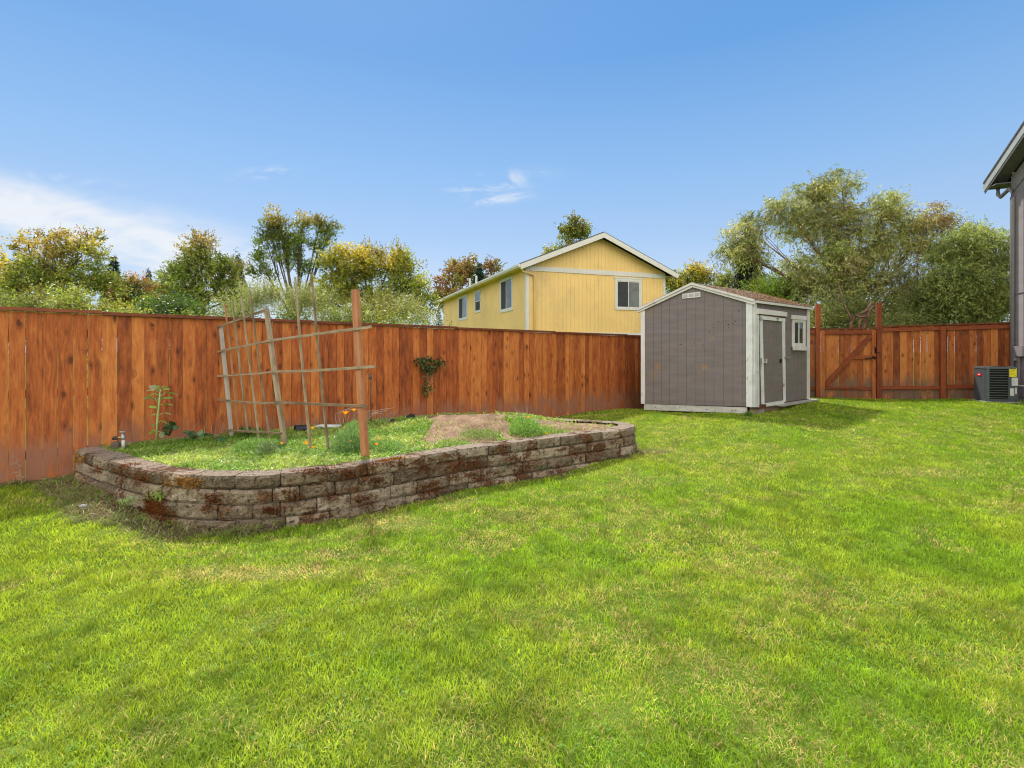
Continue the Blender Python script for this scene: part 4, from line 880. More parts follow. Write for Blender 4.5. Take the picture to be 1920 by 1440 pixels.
# ------------------------------------------------------------------ retaining wall
def retaining_wall():
    t = thing('retaining_wall', 'raised garden bed wall of mossy brown concrete blocks curving across the lawn', 'retaining wall', (-1.95, 4.36, -.2))
    step = .02; n = len(WPa)
    def at(s, off):
        f = min(max(s/step, 0), n-1.001); i = int(f); k = f-i; p = WPa[i]*(1-k)+WPa[i+1]*k; q = WN[i]*(1-k)+WN[i+1]*k; return p+q*off
    def block(mb, s0, s1, z0, z1, off, depth, tint, rough=.020):
        nu, nv = 9, 6; V = []; G = []; ph = random.random()*100
        ju = random.uniform(-.006, .006); ct = random.uniform(-.004, .004)
        for j in range(nv+2):
            for i in range(nu):
                u_ = i/(nu-1); s = s0+(s1-s0)*u_; eu = min(u_, 1-u_)
                if j == 0: o_ = off-depth; z = z0
                elif j == nv+1: o_ = off-depth; z = z1+ct
                else:
                    v_ = (j-1)/(nv-1); ev = min(v_, 1-v_); z = z0+(z1-z0)*v_+(ct if j == nv else 0)
                    rnd = .024*(1-min(1, eu/.13))**2+.018*(1-min(1, ev/.25))**2
                    nz = float(fbm(np.array([s*1.0+ph]), np.array([z]), 26, 9, 4)[0])-.5
                    o_ = off+ju-rnd+rough*2.2*nz
                    s = s+(random.uniform(-1, 1)*.002)
                p = at(s, o_); V.append((p[0], p[1], z)); G.append((s, z, ph))
        Fs = [(j*nu+i, j*nu+i+1, (j+1)*nu+i+1, (j+1)*nu+i) for j in range(nv+1) for i in range(nu-1)]
        Fs += [tuple(j*nu for j in range(nv+2)), tuple(j*nu+nu-1 for j in range(nv+1, -1, -1))]
        mb.add(V, Fs, G, tint)
    Ltot = (n-1)*step; faces = []
    s = 0.0
    while s < Ltot-.1:     # capstones
        L_ = min(random.choice([.30, .34, .38, .38, .40]), Ltot-s)
        if 2.2 < s < 3.6: L_ = .385
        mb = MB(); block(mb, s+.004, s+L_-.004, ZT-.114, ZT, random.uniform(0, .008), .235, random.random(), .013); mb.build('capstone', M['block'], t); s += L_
    for c, (z0, z1, off) in enumerate(((.032, .159, .010), (-.098, .030, .022), (-.26, -.100, .036))):
        mb = MB(); s = 0
        k = random.uniform(.1, .3)
        while s < Ltot-.02:
            L_ = min(k, Ltot-s); k = random.choice([.30, .36, .40, .40, .22])
            block(mb, s+.004, s+L_-.004, z0+.002, z1-.003, off+random.uniform(-.006, .008), .24, random.random()); s += L_
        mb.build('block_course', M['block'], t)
    # moss cushions on the faces
    V = []; C = []
    sp_px = [(345, 903, 30, 12, 0), (300, 955, 16, 26, 1), (318, 985, 22, 16, 1), (285, 940, 10, 20, 1), (403, 935, 20, 14, 1), (590, 884, 34, 9, 1), (550, 930, 22, 16, 1), (650, 890, 24, 14, 1), (680, 935, 26, 16, 1), (735, 868, 30, 12, 1),
             (705, 900, 16, 10, 1), (800, 915, 28, 14, 1), (790, 880, 16, 12, 1), (890, 870, 26, 10, 1), (895, 893, 20, 14, 1), (960, 860, 24, 8, 1), (1000, 870, 24, 10, 1), (1080, 850, 26, 10, 1), (1150, 825, 20, 10, 1), (850, 893, 18, 10, 1),
             (620, 930, 16, 10, 1), (1050, 885, 20, 8, 1), (150, 860, 10, 10, 0), (150, 905, 14, 14, 0), (185, 878, 12, 8, 1), (235, 880, 14, 12, 1), (270, 895, 16, 14, 1), (745, 858, 26, 4, 0), (510, 955, 20, 8, 1), (460, 990, 26, 6, 1), (920, 885, 14, 8, 1)]
    P2 = WPa[::2]; N2 = WN[::2]
    pxs = CX+F*P2[:, 0]/P2[:, 1]; front = (P2[:, 0]*N2[:, 0]+P2[:, 1]*N2[:, 1]) < 0
    for (x, y, rx, ry, kind) in sp_px:
        m_ = int(460*(rx*ry)/300)+70
        gx = rng.normal(0, .55, m_)*rx+x; gy = rng.normal(0, .55, m_)*ry+y
        for a, b in zip(gx, gy):
            dd = np.abs(pxs-a)+np.where(front, 0, 1e4); i = int(dd.argmin()); Zz = P2[i, 1]
            z = CH+(HY-b)/F*Zz
            if z > ZT-.002:
                z = ZT; dpt = random.uniform(0, .08); base = (P2[i, 0]-N2[i, 0]*dpt, P2[i, 1]-N2[i, 1]*dpt, z); nrm = Vector((0, 0, 1))
            elif z < -.22: continue
            else:
                off = .0 if z > .16 else (.012 if z > .03 else (.024 if z > -.1 else .038)); base = (P2[i, 0]+N2[i, 0]*off, P2[i, 1]+N2[i, 1]*off, z); nrm = Vector((N2[i, 0], N2[i, 1], .25))
            tj = random.uniform(-.03, .03); base = (base[0]-N2[i, 1]*tj, base[1]+N2[i, 0]*tj, base[2]); L_ = random.uniform(.010, .032); d = nrm*L_+Vector((random.gauss(0, .008), random.gauss(0, .008), random.gauss(0, .007)-.004))
            wv = Vector((random.gauss(0, 1), random.gauss(0, 1), random.gauss(0, 1))).normalized()*.004
            b_ = Vector(base); V += [b_-wv, b_+wv, b_+d]
            cc = (np.array([.185, .060, .016]) if kind else np.array([.34, .15, .016]))*random.uniform(.15, 1.6); C += [(*cc, 1)]*3
    V = np.array([tuple(v) for v in V]); o = link('moss', mesh_arrays('moss', V, np.arange(len(V)).reshape(-1, 3), {'col': np.array(C)}), M['moss'], t); tag(o, kind='stuff')
retaining_wall()

# ------------------------------------------------------------------ bed soil
def soil_z(x, y):
    x = np.asarray(x, float); y = np.asarray(y, float)
    b = .245-.012*sstep(x, .3, 1.1)+.03*(fbm(x, y, 2.2, 81)-.5)
    m_ = np.exp(-(((x+.50)/1.15)**2+((y-7.35)/.9)**2)**1.3)*.165
    m2 = np.exp(-(((x+.1)/.35)**2+((y-7.1)/.3)**2))*.05
    return b+m_*(.75+.5*fbm(x, y, 3, 91))+m2
def bed():
    g = .035; gx = np.arange(-5.6, 2.1, g); gy = np.arange(4.3, 9.4, g); X, Y = np.meshgrid(gx, gy); Z = soil_z(X, Y)+.03*(fbm(X, Y, 6, 15, 4)-.5)
    n, m_ = X.shape; i = np.arange(n*m_).reshape(n, m_); Fc = np.stack([i[:-1, :-1], i[:-1, 1:], i[1:, 1:], i[1:, :-1]], -1).reshape(-1, 4)
    cx = X[:-1, :-1].ravel()+g/2; cy = Y[:-1, :-1].ravel()+g/2; d, _ = wall_dist(cx, cy)
    k = inside(cx, cy, bp_small) & (d > .10); Fc = Fc[k]
    used = np.unique(Fc); mp = -np.ones(n*m_, int); mp[used] = np.arange(len(used))
    me = mesh_arrays('garden_soil', np.stack([X, Y, Z], -1).reshape(-1, 3)[used], mp[Fc], None, True)
    tag(link('garden_soil', me, M['soil']), kind='structure')
    # low weedy ground cover
    n = 150000; X = rng.uniform(-5, 1.9, n); Y = rng.uniform(4.4, 9, n); d, _ = wall_dist(X[:n], Y[:n])
    fd = (X-FL.P.x)*FL.n.x+(Y-FL.P.y)*FL.n.y
    k = inside(X, Y, bp_small) & (d > .21) & (fd > .04); X = X[k]; Y = Y[k]; d = d[k]
    cov = sstep(fbm(X, Y, 1.6, 33)+.32-.62*sstep(X+.3*(Y-5.6), -1.2, -.6), .42, .58)
    fr = sstep(d, .75, .30)*sstep(X, 1.0, .3); cov = np.maximum(cov, fr*sstep(fbm(X, Y, 3, 37), .35, .55)*.6)
    cov = np.maximum(cov, .03); cov = cov*(1-.9*sstep(np.hypot((X+.55)/.8, (Y-7.5)/.6), 1.15, .8))
    k = rng.random(len(X)) < cov; X = X[k]; Y = Y[k]; n = len(X); z = soil_z(X, Y)
    f = fbm(X, Y, 5, 44, 3); H_ = .04+.08*f*rng.random(n); C = np.array([.20, .37, .045])+(np.array([.50, .58, .15])-np.array([.20, .37, .045]))*sstep(fbm(X, Y, 2.5, 45)+.3*(rng.random(n)-.5), .3, .8)[:, None]
    C = C*(.45+1.0*rng.random((n, 1))); dr = rng.random(n) < .05; C[dr] = (.36, .28, .15)
    P1 = blades(X, Y, z, H_, .006+.010*rng.random(n), C, .5+1.2*rng.random(n), True)
    o = link('ground_cover', mesh_arrays('ground_cover', P1[0], P1[1], {'col': P1[2]}), M['leaf'])
    tag(o, 'dense lime green weeds covering the soil of the raised bed', 'weeds', kind='stuff')
    # dirt heap weeds left of the wall
    n = 60000; X = rng.uniform(-5.2, -2, n); Y = rng.uniform(3.9, 5.9, n); dm = dirt_mask(X, Y); k = (dm > .15) & ~inside(X, Y, bp_small) & (rng.random(n) < .22+.6*(fbm(X, Y, 4, 3) > .50)); X = X[k]; Y = Y[k]; n = len(X)
    C = np.array([.30, .25, .13])+(np.array([.22, .36, .05])-np.array([.30, .25, .13]))*(rng.random((n, 1)) < .30); C = C*(.4+1.1*rng.random((n, 1)))
    P1 = blades(X, Y, gz(X, Y)+.05*dirt_mask(X, Y), .02+.05*rng.random(n), .004+.004*rng.random(n), C, .8+1.2*rng.random(n), True)
    o = link('wall_foot_weeds', mesh_arrays('wall_foot_weeds', P1[0], P1[1], {'col': P1[2]}), M['leaf']); tag(o, 'dead and green weeds on the bare earth at the wall foot', 'weeds', kind='stuff')
bed()

# ------------------------------------------------------------------ bean trellis
def trellis():
    q = [W(434, 820, 6.39), W(535, 835, 5.85), W(686, 857, 5.2)]
    A = Plane(q[0][:2], q[1][:2]); B = Plane(q[1][:2], q[2][:2])
    t = thing('bean_trellis', 'leaning homemade trellis of weathered stakes and thin cross battens in the raised bed', 'trellis', (q[1][0], q[1][1], .25))
    def bar(nm, pl, x0, y0, x1, y1, w, d, mat, off=0, taper=1.0):
        a = pl.pt(*pl.px(x0, y0, off), off); b = pl.pt(*pl.px(x1, y1, off), off); mb = MB()
        # a slightly bowed bar, in four pieces joined end to end
        a = Vector(a); b = Vector(b); n_ = 5; side = pl.u; g = (b-a).normalized(); s_ = (side-g*side.dot(g)).normalized(); nn = g.cross(s_); bow = random.uniform(-.008, .008)*(b-a).length
        V = []; G = []; offg = random.random()*40
        for i in range(n_+1):
            f = i/n_; p = a+(b-a)*f+s_*bow*math.sin(math.pi*f); k = 1+(taper-1)*f
            for ii, jj in ((-1, -1), (1, -1), (1, 1), (-1, 1)):
                V.append(p+s_*ii*w/2*k+nn*jj*d/2*k); G.append((f*(b-a).length+offg, ii*w/2, jj*d/2))
        Fs = [(i*4+k, i*4+(k+1) % 4, i*4+4+(k+1) % 4, i*4+4+k) for i in range(n_) for k in range(4)]+[(3, 2, 1, 0), tuple(n_*4+k for k in range(4))]
        mb.add(V, Fs, G); return mb.build(nm, M[mat], t)
    z = lambda x, y: (380+x/4, 520+y/4)
    bar('post', A, *z(218, 1215), *z(135, 372), .046, .03, 'stake_pale')
    bar('post', B, *z(622, 1290), *z(478, 236), .050, .04, 'stake_gray')
    bar('post', B, *z(1222, 1370), *z(1146, 92), .077, .045, 'stake_orange')
    for (x0, y0, x1, y1, m_) in ((268, 1165, 166, 200, 'stake_orange'), (336, 1150, 223, 170, 'stake_gray'), (424, 1225, 291, 148, 'stake_gray'), (510, 1260, 356, 108, 'stake_gray')):
        bar('stake', A, *z(x0, y0), *z(x1, y1), .022, .016, m_, -.035, .85)
    for (x0, y0, x1, y1) in ((812, 1315, 694, 0), (948, 1345, 815, -30)):
        bar('stake', B, *z(x0, y0), *z(x1, y1), .025, .02, 'stake_gray', -.035, .8)
    for (x0, y0, x1, y1, w) in ((74, 385, 462, 250, .022), (84, 566, 512, 476, .020), (92, 741, 532, 709, .016), (108, 916, 556, 946, .018), (148, 1143, 592, 1169, .016)):
        bar('batten', A, *z(x0, y0), *z(x1, y1), w+.006, .012, 'stake_gray', .028)
    for (x0, y0, x1, y1, w) in ((470, 480, 1266, 370, .022), (505, 709, 1292, 668, .020), (534, 935, 1232, 966, .018)):
        o = bar('batten', B, *z(x0, y0), *z(x1, y1), w+.008, .012, 'stake_gray', .036)
trellis()

# ------------------------------------------------------------------ foliage helpers
def leaf_quads(P, D, S, L_, Wd, C):
    """rhombic leaves: base P, direction D, side S, lengths, widths, colours"""
    n = len(P); L_ = L_[:, None]; Wd = Wd[:, None]
    V = np.stack([P, P+D*L_*.45+S*Wd*.5, P+D*L_, P+D*L_*.45-S*Wd*.5], 1).reshape(-1, 3)
    Fc = np.arange(4*n).reshape(-1, 4); Cc = np.ones((n, 4, 4)); Cc[..., :3] = C[:, None, :]
    return V, Fc, Cc.reshape(-1, 4)
def unit(a): return a/(np.linalg.norm(a, axis=1)[:, None]+1e-9)
def tree(name, label, cat, Z, lobes, base, n_leaf, L_, wr, cols, droop=0.0, spray=.5, nper=12, dz=.55, bark='bark', trunk_r=.12, group=None, clump=1.0, tipcol=None, limb=True, flat=1.0, upright=.3, ground_z=-.15, branchy=10):
    """lobes: (x, y, rx, ry) in photo pixels at depth Z; each becomes an ellipsoid of leafy sprays"""
    bx = (base[0]-CX)/F*Z; root = (bx, Z, ground_z); t = thing(name, label, cat, root, group)
    k = Z/F; ells = []; area = []
    for (x, y, rx, ry) in lobes:
        c = np.array([(x-CX)*k, Z+random.uniform(-.5, .5)*rx*k*.5, CH+(HY-y)*k]); ells.append((c, np.array([rx*k, max(rx, ry)*k*dz, ry*k]))); area.append(rx*ry)
    area = np.array(area)/sum(area); Vs = []; Ds = []; Ts = []; cl = []
    ns = int(n_leaf/nper); mbt = MB()
    top = np.array([(base[0]+(base[2] if len(base) > 2 else 0)-CX)*k, Z, CH+(HY-base[1])*k]); fork = top
    if limb:
        mbt.tube([root, (root[0]*.6+fork[0]*.4+.05, Z+.05, root[2]*.6+fork[2]*.4), tuple(fork)], [trunk_r*1.25, trunk_r, trunk_r*.8], 8)
    zs = [e_[0][2]+e_[1][2] for e_ in ells]; zhi = max(zs); zlo = min(e_[0][2]-e_[1][2] for e_ in ells)
    for (c, r), ar in zip(ells, area):
        m_ = max(8, int(ns*ar)); ncl = max(5, int(m_/30*clump)); 
        u_ = unit(rng.normal(size=(ncl, 3))); rad = rng.random(ncl)**.45
        cc = c+u_*rad[:, None]*r*np.array([.85, .85, .85]); 
        if limb:
            mid = (fork+c)/2+np.array([random.uniform(-.1, .1), 0, -.12])*r[0]; pr = max(.02, trunk_r*.5*(ar**.4)+.01)
            mbt.tube([tuple(fork), tuple(mid), tuple(c), tuple(c+np.array([0, 0, r[2]*.5]))], [pr*1.1, pr*.8, pr*.45, pr*.15], 6)
            for q in range(min(ncl, branchy)):
                s_ = c+(fork-c)*random.uniform(0, .45); e2 = cc[q]; md = (s_+e2)/2+rng.normal(size=3)*.06*r; mbt.tube([tuple(s_), tuple(md), tuple(e2)], [pr*.38, pr*.25, pr*.08], 5, cap=False)
        ci = rng.integers(0, ncl, m_); crad = (.34*(r.prod()**(1/3))/max(1, ncl**.33)*1.7)
        off = rng.normal(size=(m_, 3))*crad*np.array([1, 1, .75*flat])
        sp = cc[ci]+off
        rel = (sp-c)/r; ln = np.linalg.norm(rel, axis=1); sp = np.where(ln[:, None] > 1.08, c+(sp-c)/ln[:, None]*1.08*(.9+.14*rng.random((m_, 1))), sp)
        out = unit((sp-c)/r+rng.normal(size=(m_, 3))*.55+np.array([0, 0, upright])); 
        clr = rng.random(ncl)[ci]
        Vs.append(sp); Ds.append(out); Ts.append(clr)
    SP = np.concatenate(Vs); SD = np.concatenate(Ds); CR_ = np.concatenate(Ts); m_ = len(SP)
    tt = np.tile(np.linspace(.05, 1, nper), m_); si = np.repeat(np.arange(m_), nper); sl = (spray*(.5+.9*rng.random(m_)))[si]
    P = SP[si]+SD[si]*(tt*sl)[:, None]; P[:, 2] -= droop*(tt**2)*sl
    P += rng.normal(size=P.shape)*.03*spray
    td = SD[si].copy(); td[:, 2] -= 2*droop*tt; td = unit(td)
    D = unit(td*.6+rng.normal(size=P.shape)*.75+np.array([0, 0, -droop*1.2])); S_ = unit(np.cross(D, rng.normal(size=P.shape)))
    n = len(P); c0 = np.array(cols[0]); C = np.zeros((n, 3)); w = CR_[si]
    C[:] = c0; idx = np.clip(((w*.75+rng.random(n)*.25+fbm(P[:, 0], P[:, 2], .6, 7)*.5-.25)*len(cols)).astype(int), 0, len(cols)-1); C = np.array(cols)[idx]
    if tipcol is not None:
        hh = sstep((P[:, 2]-zlo)/(zhi-zlo)+(fbm(P[:, 0], P[:, 2], 1.1, 19)-.5)*.7, tipcol[0], tipcol[1])*(rng.random(n) < .8); C = C*(1-hh[:, None])+np.array(tipcol[2])*hh[:, None]
    C = C*np.array([1.85, 1.60, 1.5])*(.45+.9*rng.random((n, 1)))*(.62+.76*np.random.default_rng(3).random(5000)[(w*4999).astype(int)])[:, None]
    V, Fc, Cc = leaf_quads(P, D, S_, L_*(.6+.7*rng.random(n)), L_*wr*(.7+.6*rng.random(n)), C)
    if limb: mbt.build('trunk', M[bark], t, True)
    link('crown', mesh_arrays('crown', V, Fc, {'col': Cc}), M['leaf'], t)
    return t
GRN = (.085, .14, .022); GRN2 = (.13, .18, .03); DGR = (.045, .085, .02); YEL = (.33, .27, .04); YG = (.22, .24, .04); ORG = (.42, .17, .03); BRN = (.22, .12, .05); SAGE = (.17, .21, .085); OLV = (.15, .16, .04)
def conifer(name, label, Z, x, yt, yb, w, n=5000, c=(.025, .05, .022), group=None):
    k = Z/F; z1 = CH+(HY-yt)*k; z0 = CH+(HY-yb)*k; X = (x-CX)*k; t = thing(name, label, 'tree', (X, Z, -.15), group); Hh = z1-z0; R0 = w*k/2
    mb = MB(); mb.tube([(X, Z, -.15), (X, Z, z1)], [R0*.12, .02], 6); mb.build('trunk', M['bark'], t)
    f = rng.random(n)**.6; a = rng.integers(0, 46, n)*2.4; lev = np.floor(f*16)/16+rng.random(n)*.04; rr = R0*lev*(.75+.4*vn(a, lev*10, 1.3, 3)); q = rng.random(n)**.6
    P = np.stack([X+np.cos(a)*rr*q, Z+np.sin(a)*rr*q, z1-lev*Hh-.18*rr*q+rng.normal(size=n)*.02*Hh], 1)
    D = unit(np.stack([np.cos(a), np.sin(a), -.5+0*a], 1)+rng.normal(size=(n, 3))*.5); S_ = unit(np.cross(D, rng.normal(size=(n, 3))))
    C = np.array(c)*(.5+1.0*rng.random((n, 1))); V, Fc, Cc = leaf_quads(P, D, S_, R0*.22*(.6+.8*rng.random(n)), R0*.055*(.6+.8*rng.random(n)), C)
    link('crown', mesh_arrays('crown', V, Fc, {'col': Cc}), M['leaf'], t)

GT = 'trees beyond the left fence'; GR = 'trees beyond the shed and gate'
def trees():
    # far left
    tree('deciduous_tree', 'bright yellow leafed tree cut by the left edge of the photo', 'tree', 24, [(-25, 520, 62, 62), (20, 560, 40, 40)], (-20, 600), 9000, .14, .6, [YG, YEL, GRN2, YG], spray=.5, group=GT, tipcol=(.2, .8, YEL))
    tree('deciduous_tree', 'spreading tree with orange gold top and open dark limbs, far left', 'tree', 20, [(88, 448, 36, 18), (48, 462, 24, 18), (150, 480, 42, 26), (110, 500, 60, 30), (60, 515, 40, 30), (180, 510, 30, 30), (100, 545, 80, 32), (200, 535, 26, 26), (30, 545, 40, 30)], (72, 565), 26000, .095, .5,
         [GRN, GRN2, OLV, YG, GRN2], spray=.32, trunk_r=.2, group=GT, tipcol=(.45, .95, (.255, .20, .04)), clump=1.4, branchy=14)
    tree('shrub', 'wide pale green shrub mass just over the fence at far left', 'shrub', 13.5, [(30, 585, 60, 36), (110, 580, 60, 40), (180, 585, 50, 36), (225, 592, 36, 22)], (110, 600), 14000, .08, .45, [GRN2, SAGE, OLV, YG], spray=.35, group=GT, limb=False)
    conifer('conifer', 'dark pointed conifer behind the orange gold tree', 40, 213, 480, 620, 66, 5000, group=GT)
    tree('deciduous_tree', 'brownish thin tree between the gold tree and the dark conifer', 'tree', 30, [(228, 545, 20, 34), (172, 455, 12, 22), (238, 565, 22, 30)], (232, 590), 5000, .16, .5, [BRN, OLV, DGR], group=GT)
    conifer('conifer', 'small conifer tip above the orange tree', 46, 278, 503, 600, 40, 2500, group=GT)
    tree('deciduous_tree', 'small bright orange autumn tree in the gap left of the brown-topped tree', 'tree', 32, [(268, 535, 26, 24), (285, 560, 34, 32), (262, 575, 26, 24)], (275, 590), 8000, .15, .5, [(.24, .14, .05), (.23, .155, .06), BRN, OLV], group=GT, branchy=6)
    tree('deciduous_tree', 'green tree with thin rusty brown top, left of the tall sparse tree', 'tree', 22, [(378, 458, 24, 24), (370, 490, 46, 30), (330, 505, 26, 26), (420, 505, 34, 28), (370, 540, 70, 40), (310, 570, 40, 30), (430, 555, 32, 36)], (380, 580), 29000, .10, .5,
         [GRN, OLV, GRN2, (.10, .16, .03)], spray=.34, group=GT, tipcol=(.60, 1.0, (.22, .17, .07)), clump=1.3, trunk_r=.18)
    conifer('conifer', 'dark conifer peeking out right of the brown-topped tree', 40, 446, 478, 600, 60, 4000, group=GT)
    tree('deciduous_tree', 'tall sparse tree with three upright plumes and bare dark stems', 'tree', 25, [(508, 408, 10, 20), (504, 432, 16, 26), (528, 425, 10, 26), (530, 455, 16, 24), (500, 458, 22, 22), (568, 408, 8, 16), (565, 432, 12, 24), (560, 462, 18, 26), (602, 418, 16, 16), (614, 438, 20, 22), (598, 460, 14, 22), (535, 478, 24, 26), (484, 482, 18, 14), (500, 510, 30, 14), (565, 500, 18, 16), (600, 492, 9, 18)], (556, 606), 25000, .09, .5,
         [DGR, GRN, (.10, .15, .03), GRN2], group=GT, tipcol=(.5, 1.0, (.24, .20, .04)), clump=1.5, trunk_r=.2, upright=.9, spray=.28, branchy=16)
    tree('deciduous_tree', 'broad round yellow-green tree in the middle, left of the yellow house', 'tree', 17, [(630, 488, 36, 32), (680, 490, 44, 36), (728, 500, 38, 40), (770, 530, 32, 44), (660, 540, 60, 48), (730, 565, 60, 44), (610, 560, 26, 46), (795, 575, 20, 30)], (690, 600), 40000, .085, .45,
         [YG, GRN2, (.19, .21, .03), (.13, .19, .03)], group=GT, tipcol=(.5, 1.1, (.31, .26, .04)), clump=1.3, trunk_r=.16, spray=.3, upright=.6)
    tree('shrub', 'pale grey-green willowy shrub behind the bean trellis', 'shrub', 13, [(470, 572, 50, 34), (530, 575, 56, 38), (590, 580, 50, 36), (440, 592, 40, 20)], (520, 600), 22000, .055, .28, [SAGE, (.22, .25, .11), (.14, .18, .06)], spray=.35, group=GT, limb=False, upright=.7)
    tree('shrub', 'pale grey-green willowy shrub below the round yellow-green tree', 'shrub', 13.5, [(690, 590, 50, 30), (750, 588, 56, 32), (795, 600, 34, 26), (640, 595, 40, 24)], (740, 600), 16000, .055, .28, [SAGE, (.22, .25, .11), OLV], spray=.35, group=GT, limb=False, upright=.7)
    for (lab_, x0, x1) in (('bushy green hedge growth right behind the fence, far left', -60, 250), ('bushy green hedge growth right behind the fence at the trellis', 250, 560), ('bushy green hedge growth right behind the fence, left of the yellow house', 560, 830)):
        lb = [(x, 625+random.uniform(-8, 8), 46, 34) for x in range(x0+30, x1, 42)]
        tree('hedge', lab_, 'hedge', 12.5, lb, ((x0+x1)/2, 640), 11000, .075, .45, [GRN2, SAGE, GRN, OLV], spray=.3, group='hedge behind the left fence', limb=False)
    tree('hedge', 'bushy green hedge growth behind the gate and right fence', 'hedge', 15.2, [(x, 603+random.uniform(-10, 8), 44, 44) for x in range(1540, 1900, 42)], (1700, 640), 26000, .11, .22, [(.15, .205, .07), (.21, .25, .09), (.12, .17, .06), OLV], spray=.3, group='hedge behind the back fence', limb=False)
    # filler understorey right behind the fence: darker bushes
    tree('shrub', 'dark green bush low over the fence, left of the trellis', 'shrub', 15, [(300, 590, 60, 26), (370, 592, 60, 24), (265, 598, 40, 18)], (320, 610), 9000, .08, .5, [GRN, DGR, (.07, .13, .03)], spray=.3, group=GT, limb=False)
    # behind the yellow house
    tree('deciduous_tree', 'rusty red sparse autumn tree behind the left end of the yellow house roof', 'tree', 42, [(862, 515, 32, 28), (850, 545, 34, 30), (912, 512, 30, 26), (835, 570, 20, 30), (885, 500, 26, 16)], (870, 590), 9000, .22, .5, [(.17, .11, .06), (.19, .12, .055), (.17, .14, .05), OLV], group=GT, spray=.5)
    conifer('conifer', 'blue-green conifer behind the yellow house roof', 38, 898, 494, 620, 74, 4500, (.03, .075, .05), group=GT)
    conifer('conifer', 'dark conifer low beside the far end of the yellow house', 41, 823, 578, 640, 30, 1500, group=GT)
    tree('deciduous_tree', 'slim olive tree rising above the ridge of the yellow house', 'tree', 46, [(1078, 418, 20, 16), (1062, 440, 20, 20), (1075, 470, 26, 20), (1045, 480, 18, 14), (1090, 440, 10, 14)], (1072, 500), 8000, .22, .5, [OLV, GRN2, GRN, (.2, .19, .06)], group=GT, spray=.7)
    # between house and shed
    tree('deciduous_tree', 'yellow-green tree peeking between yellow house and shed', 'tree', 30, [(1268, 540, 26, 26), (1300, 520, 28, 20), (1325, 530, 22, 20), (1290, 555, 40, 30)], (1295, 580), 12000, .14, .5, [GRN2, YG, GRN], group=GR, tipcol=(.5, 1.2, YEL))
    tree('deciduous_tree', 'grey-green tree between the yellow-green tree and the dark pine', 'tree', 36, [(1378, 530, 22, 18), (1360, 545, 18, 16)], (1370, 570), 4000, .17, .5, [SAGE, OLV, GRN], group=GR)
    conifer('conifer', 'dark shaggy pine behind the left lobe of the big willow-leaved tree', 26, 1404, 425, 660, 110, 12000, (.035, .045, .028), group=GR)
    tree('shrub', 'fresh green bush right behind the shed roof', 'shrub', 17, [(1415, 545, 34, 26), (1455, 530, 34, 30), (1480, 560, 40, 34), (1440, 565, 40, 30)], (1450, 590), 16000, .09, .4, [(.12, .22, .03), GRN2, (.10, .19, .035)], spray=.35, group=GR, limb=False)
    cols = [(.15, .205, .07), (.21, .255, .09), (.26, .27, .10), (.12, .17, .06), (.24, .28, .15), (.21, .185, .09)]
    tree('willow_leaved_tree', 'large spreading tree with drooping narrow leaves behind the gate', 'tree', 16.5,
         [(1520, 345, 26, 26), (1575, 345, 26, 24), (1545, 375, 46, 30), (1480, 395, 42, 26), (1400, 425, 34, 30), (1378, 465, 32, 34), (1410, 480, 24, 30), (1500, 430, 44, 36), (1570, 420, 60, 46), (1650, 395, 44, 34), (1690, 420, 36, 30), (1745, 415, 32, 22), (1620, 460, 70, 46), (1560, 490, 60, 44), (1700, 470, 50, 40), (1530, 550, 50, 44), (1600, 540, 60, 40), (1680, 540, 60, 44), (1745, 560, 50, 42), (1560, 590, 56, 30), (1680, 595, 70, 30), (1500, 500, 30, 36)],
         (1612, 590), 100000, .12, .22, cols, droop=.42, spray=.42, trunk_r=.17, bark='bark_red', group=GR, clump=1.5, branchy=9, upright=.35, dz=.6)
    tree('willow_leaved_tree', 'rusty drooping foliage cluster tree at the right shoulder of the big willow-leaved tree', 'tree', 16.0, [(1740, 405, 30, 16), (1765, 425, 16, 24)], (1720, 480), 2200, .115, .17, [(.17, .11, .055), (.15, .12, .05), (.14, .15, .05)], droop=.6, spray=.5, trunk_r=.03, bark='bark_red', group=GR)
    tree('willow_leaved_tree', 'rounded dense willow-leaved tree between the big tree and the grey house', 'tree', 15.0,
         [(1800, 455, 46, 34), (1850, 480, 40, 40), (1790, 510, 56, 44), (1860, 530, 44, 44), (1810, 575, 70, 36), (1770, 540, 40, 50), (1885, 570, 26, 34)], (1815, 600), 58000, .105, .22, [(.125, .18, .05), (.17, .23, .07), (.23, .27, .09), (.095, .145, .05)], droop=.45, spray=.45, trunk_r=.12, bark='bark_red', group=GR, clump=1.3, upright=.3, dz=.7)
    # twisting red limbs seen just over the gate
    t = thing('bare_branches', 'twisting reddish bare limbs just above the gate', 'branch', W(1605, 620, 14.5)); mb = MB()
    for pts, r in (([(1592, 640), (1596, 605), (1604, 592), (1625, 582), (1633, 565)], .05), ([(1610, 640), (1612, 602), (1622, 590), (1640, 572)], .045), ([(1618, 640), (1620, 610), (1628, 598), (1628, 585)], .06), ([(1598, 600), (1590, 585), (1578, 560), (1572, 530)], .03), ([(1604, 592), (1615, 594), (1630, 592)], .03)):
        mb.tube([W(x, y, 14.5+random.uniform(-.1, .1)) for x, y in pts], [r*(1-.6*i/len(pts)) for i in range(len(pts))], 7)
    mb.build('limb', M['bark_red'], t, True)
trees()

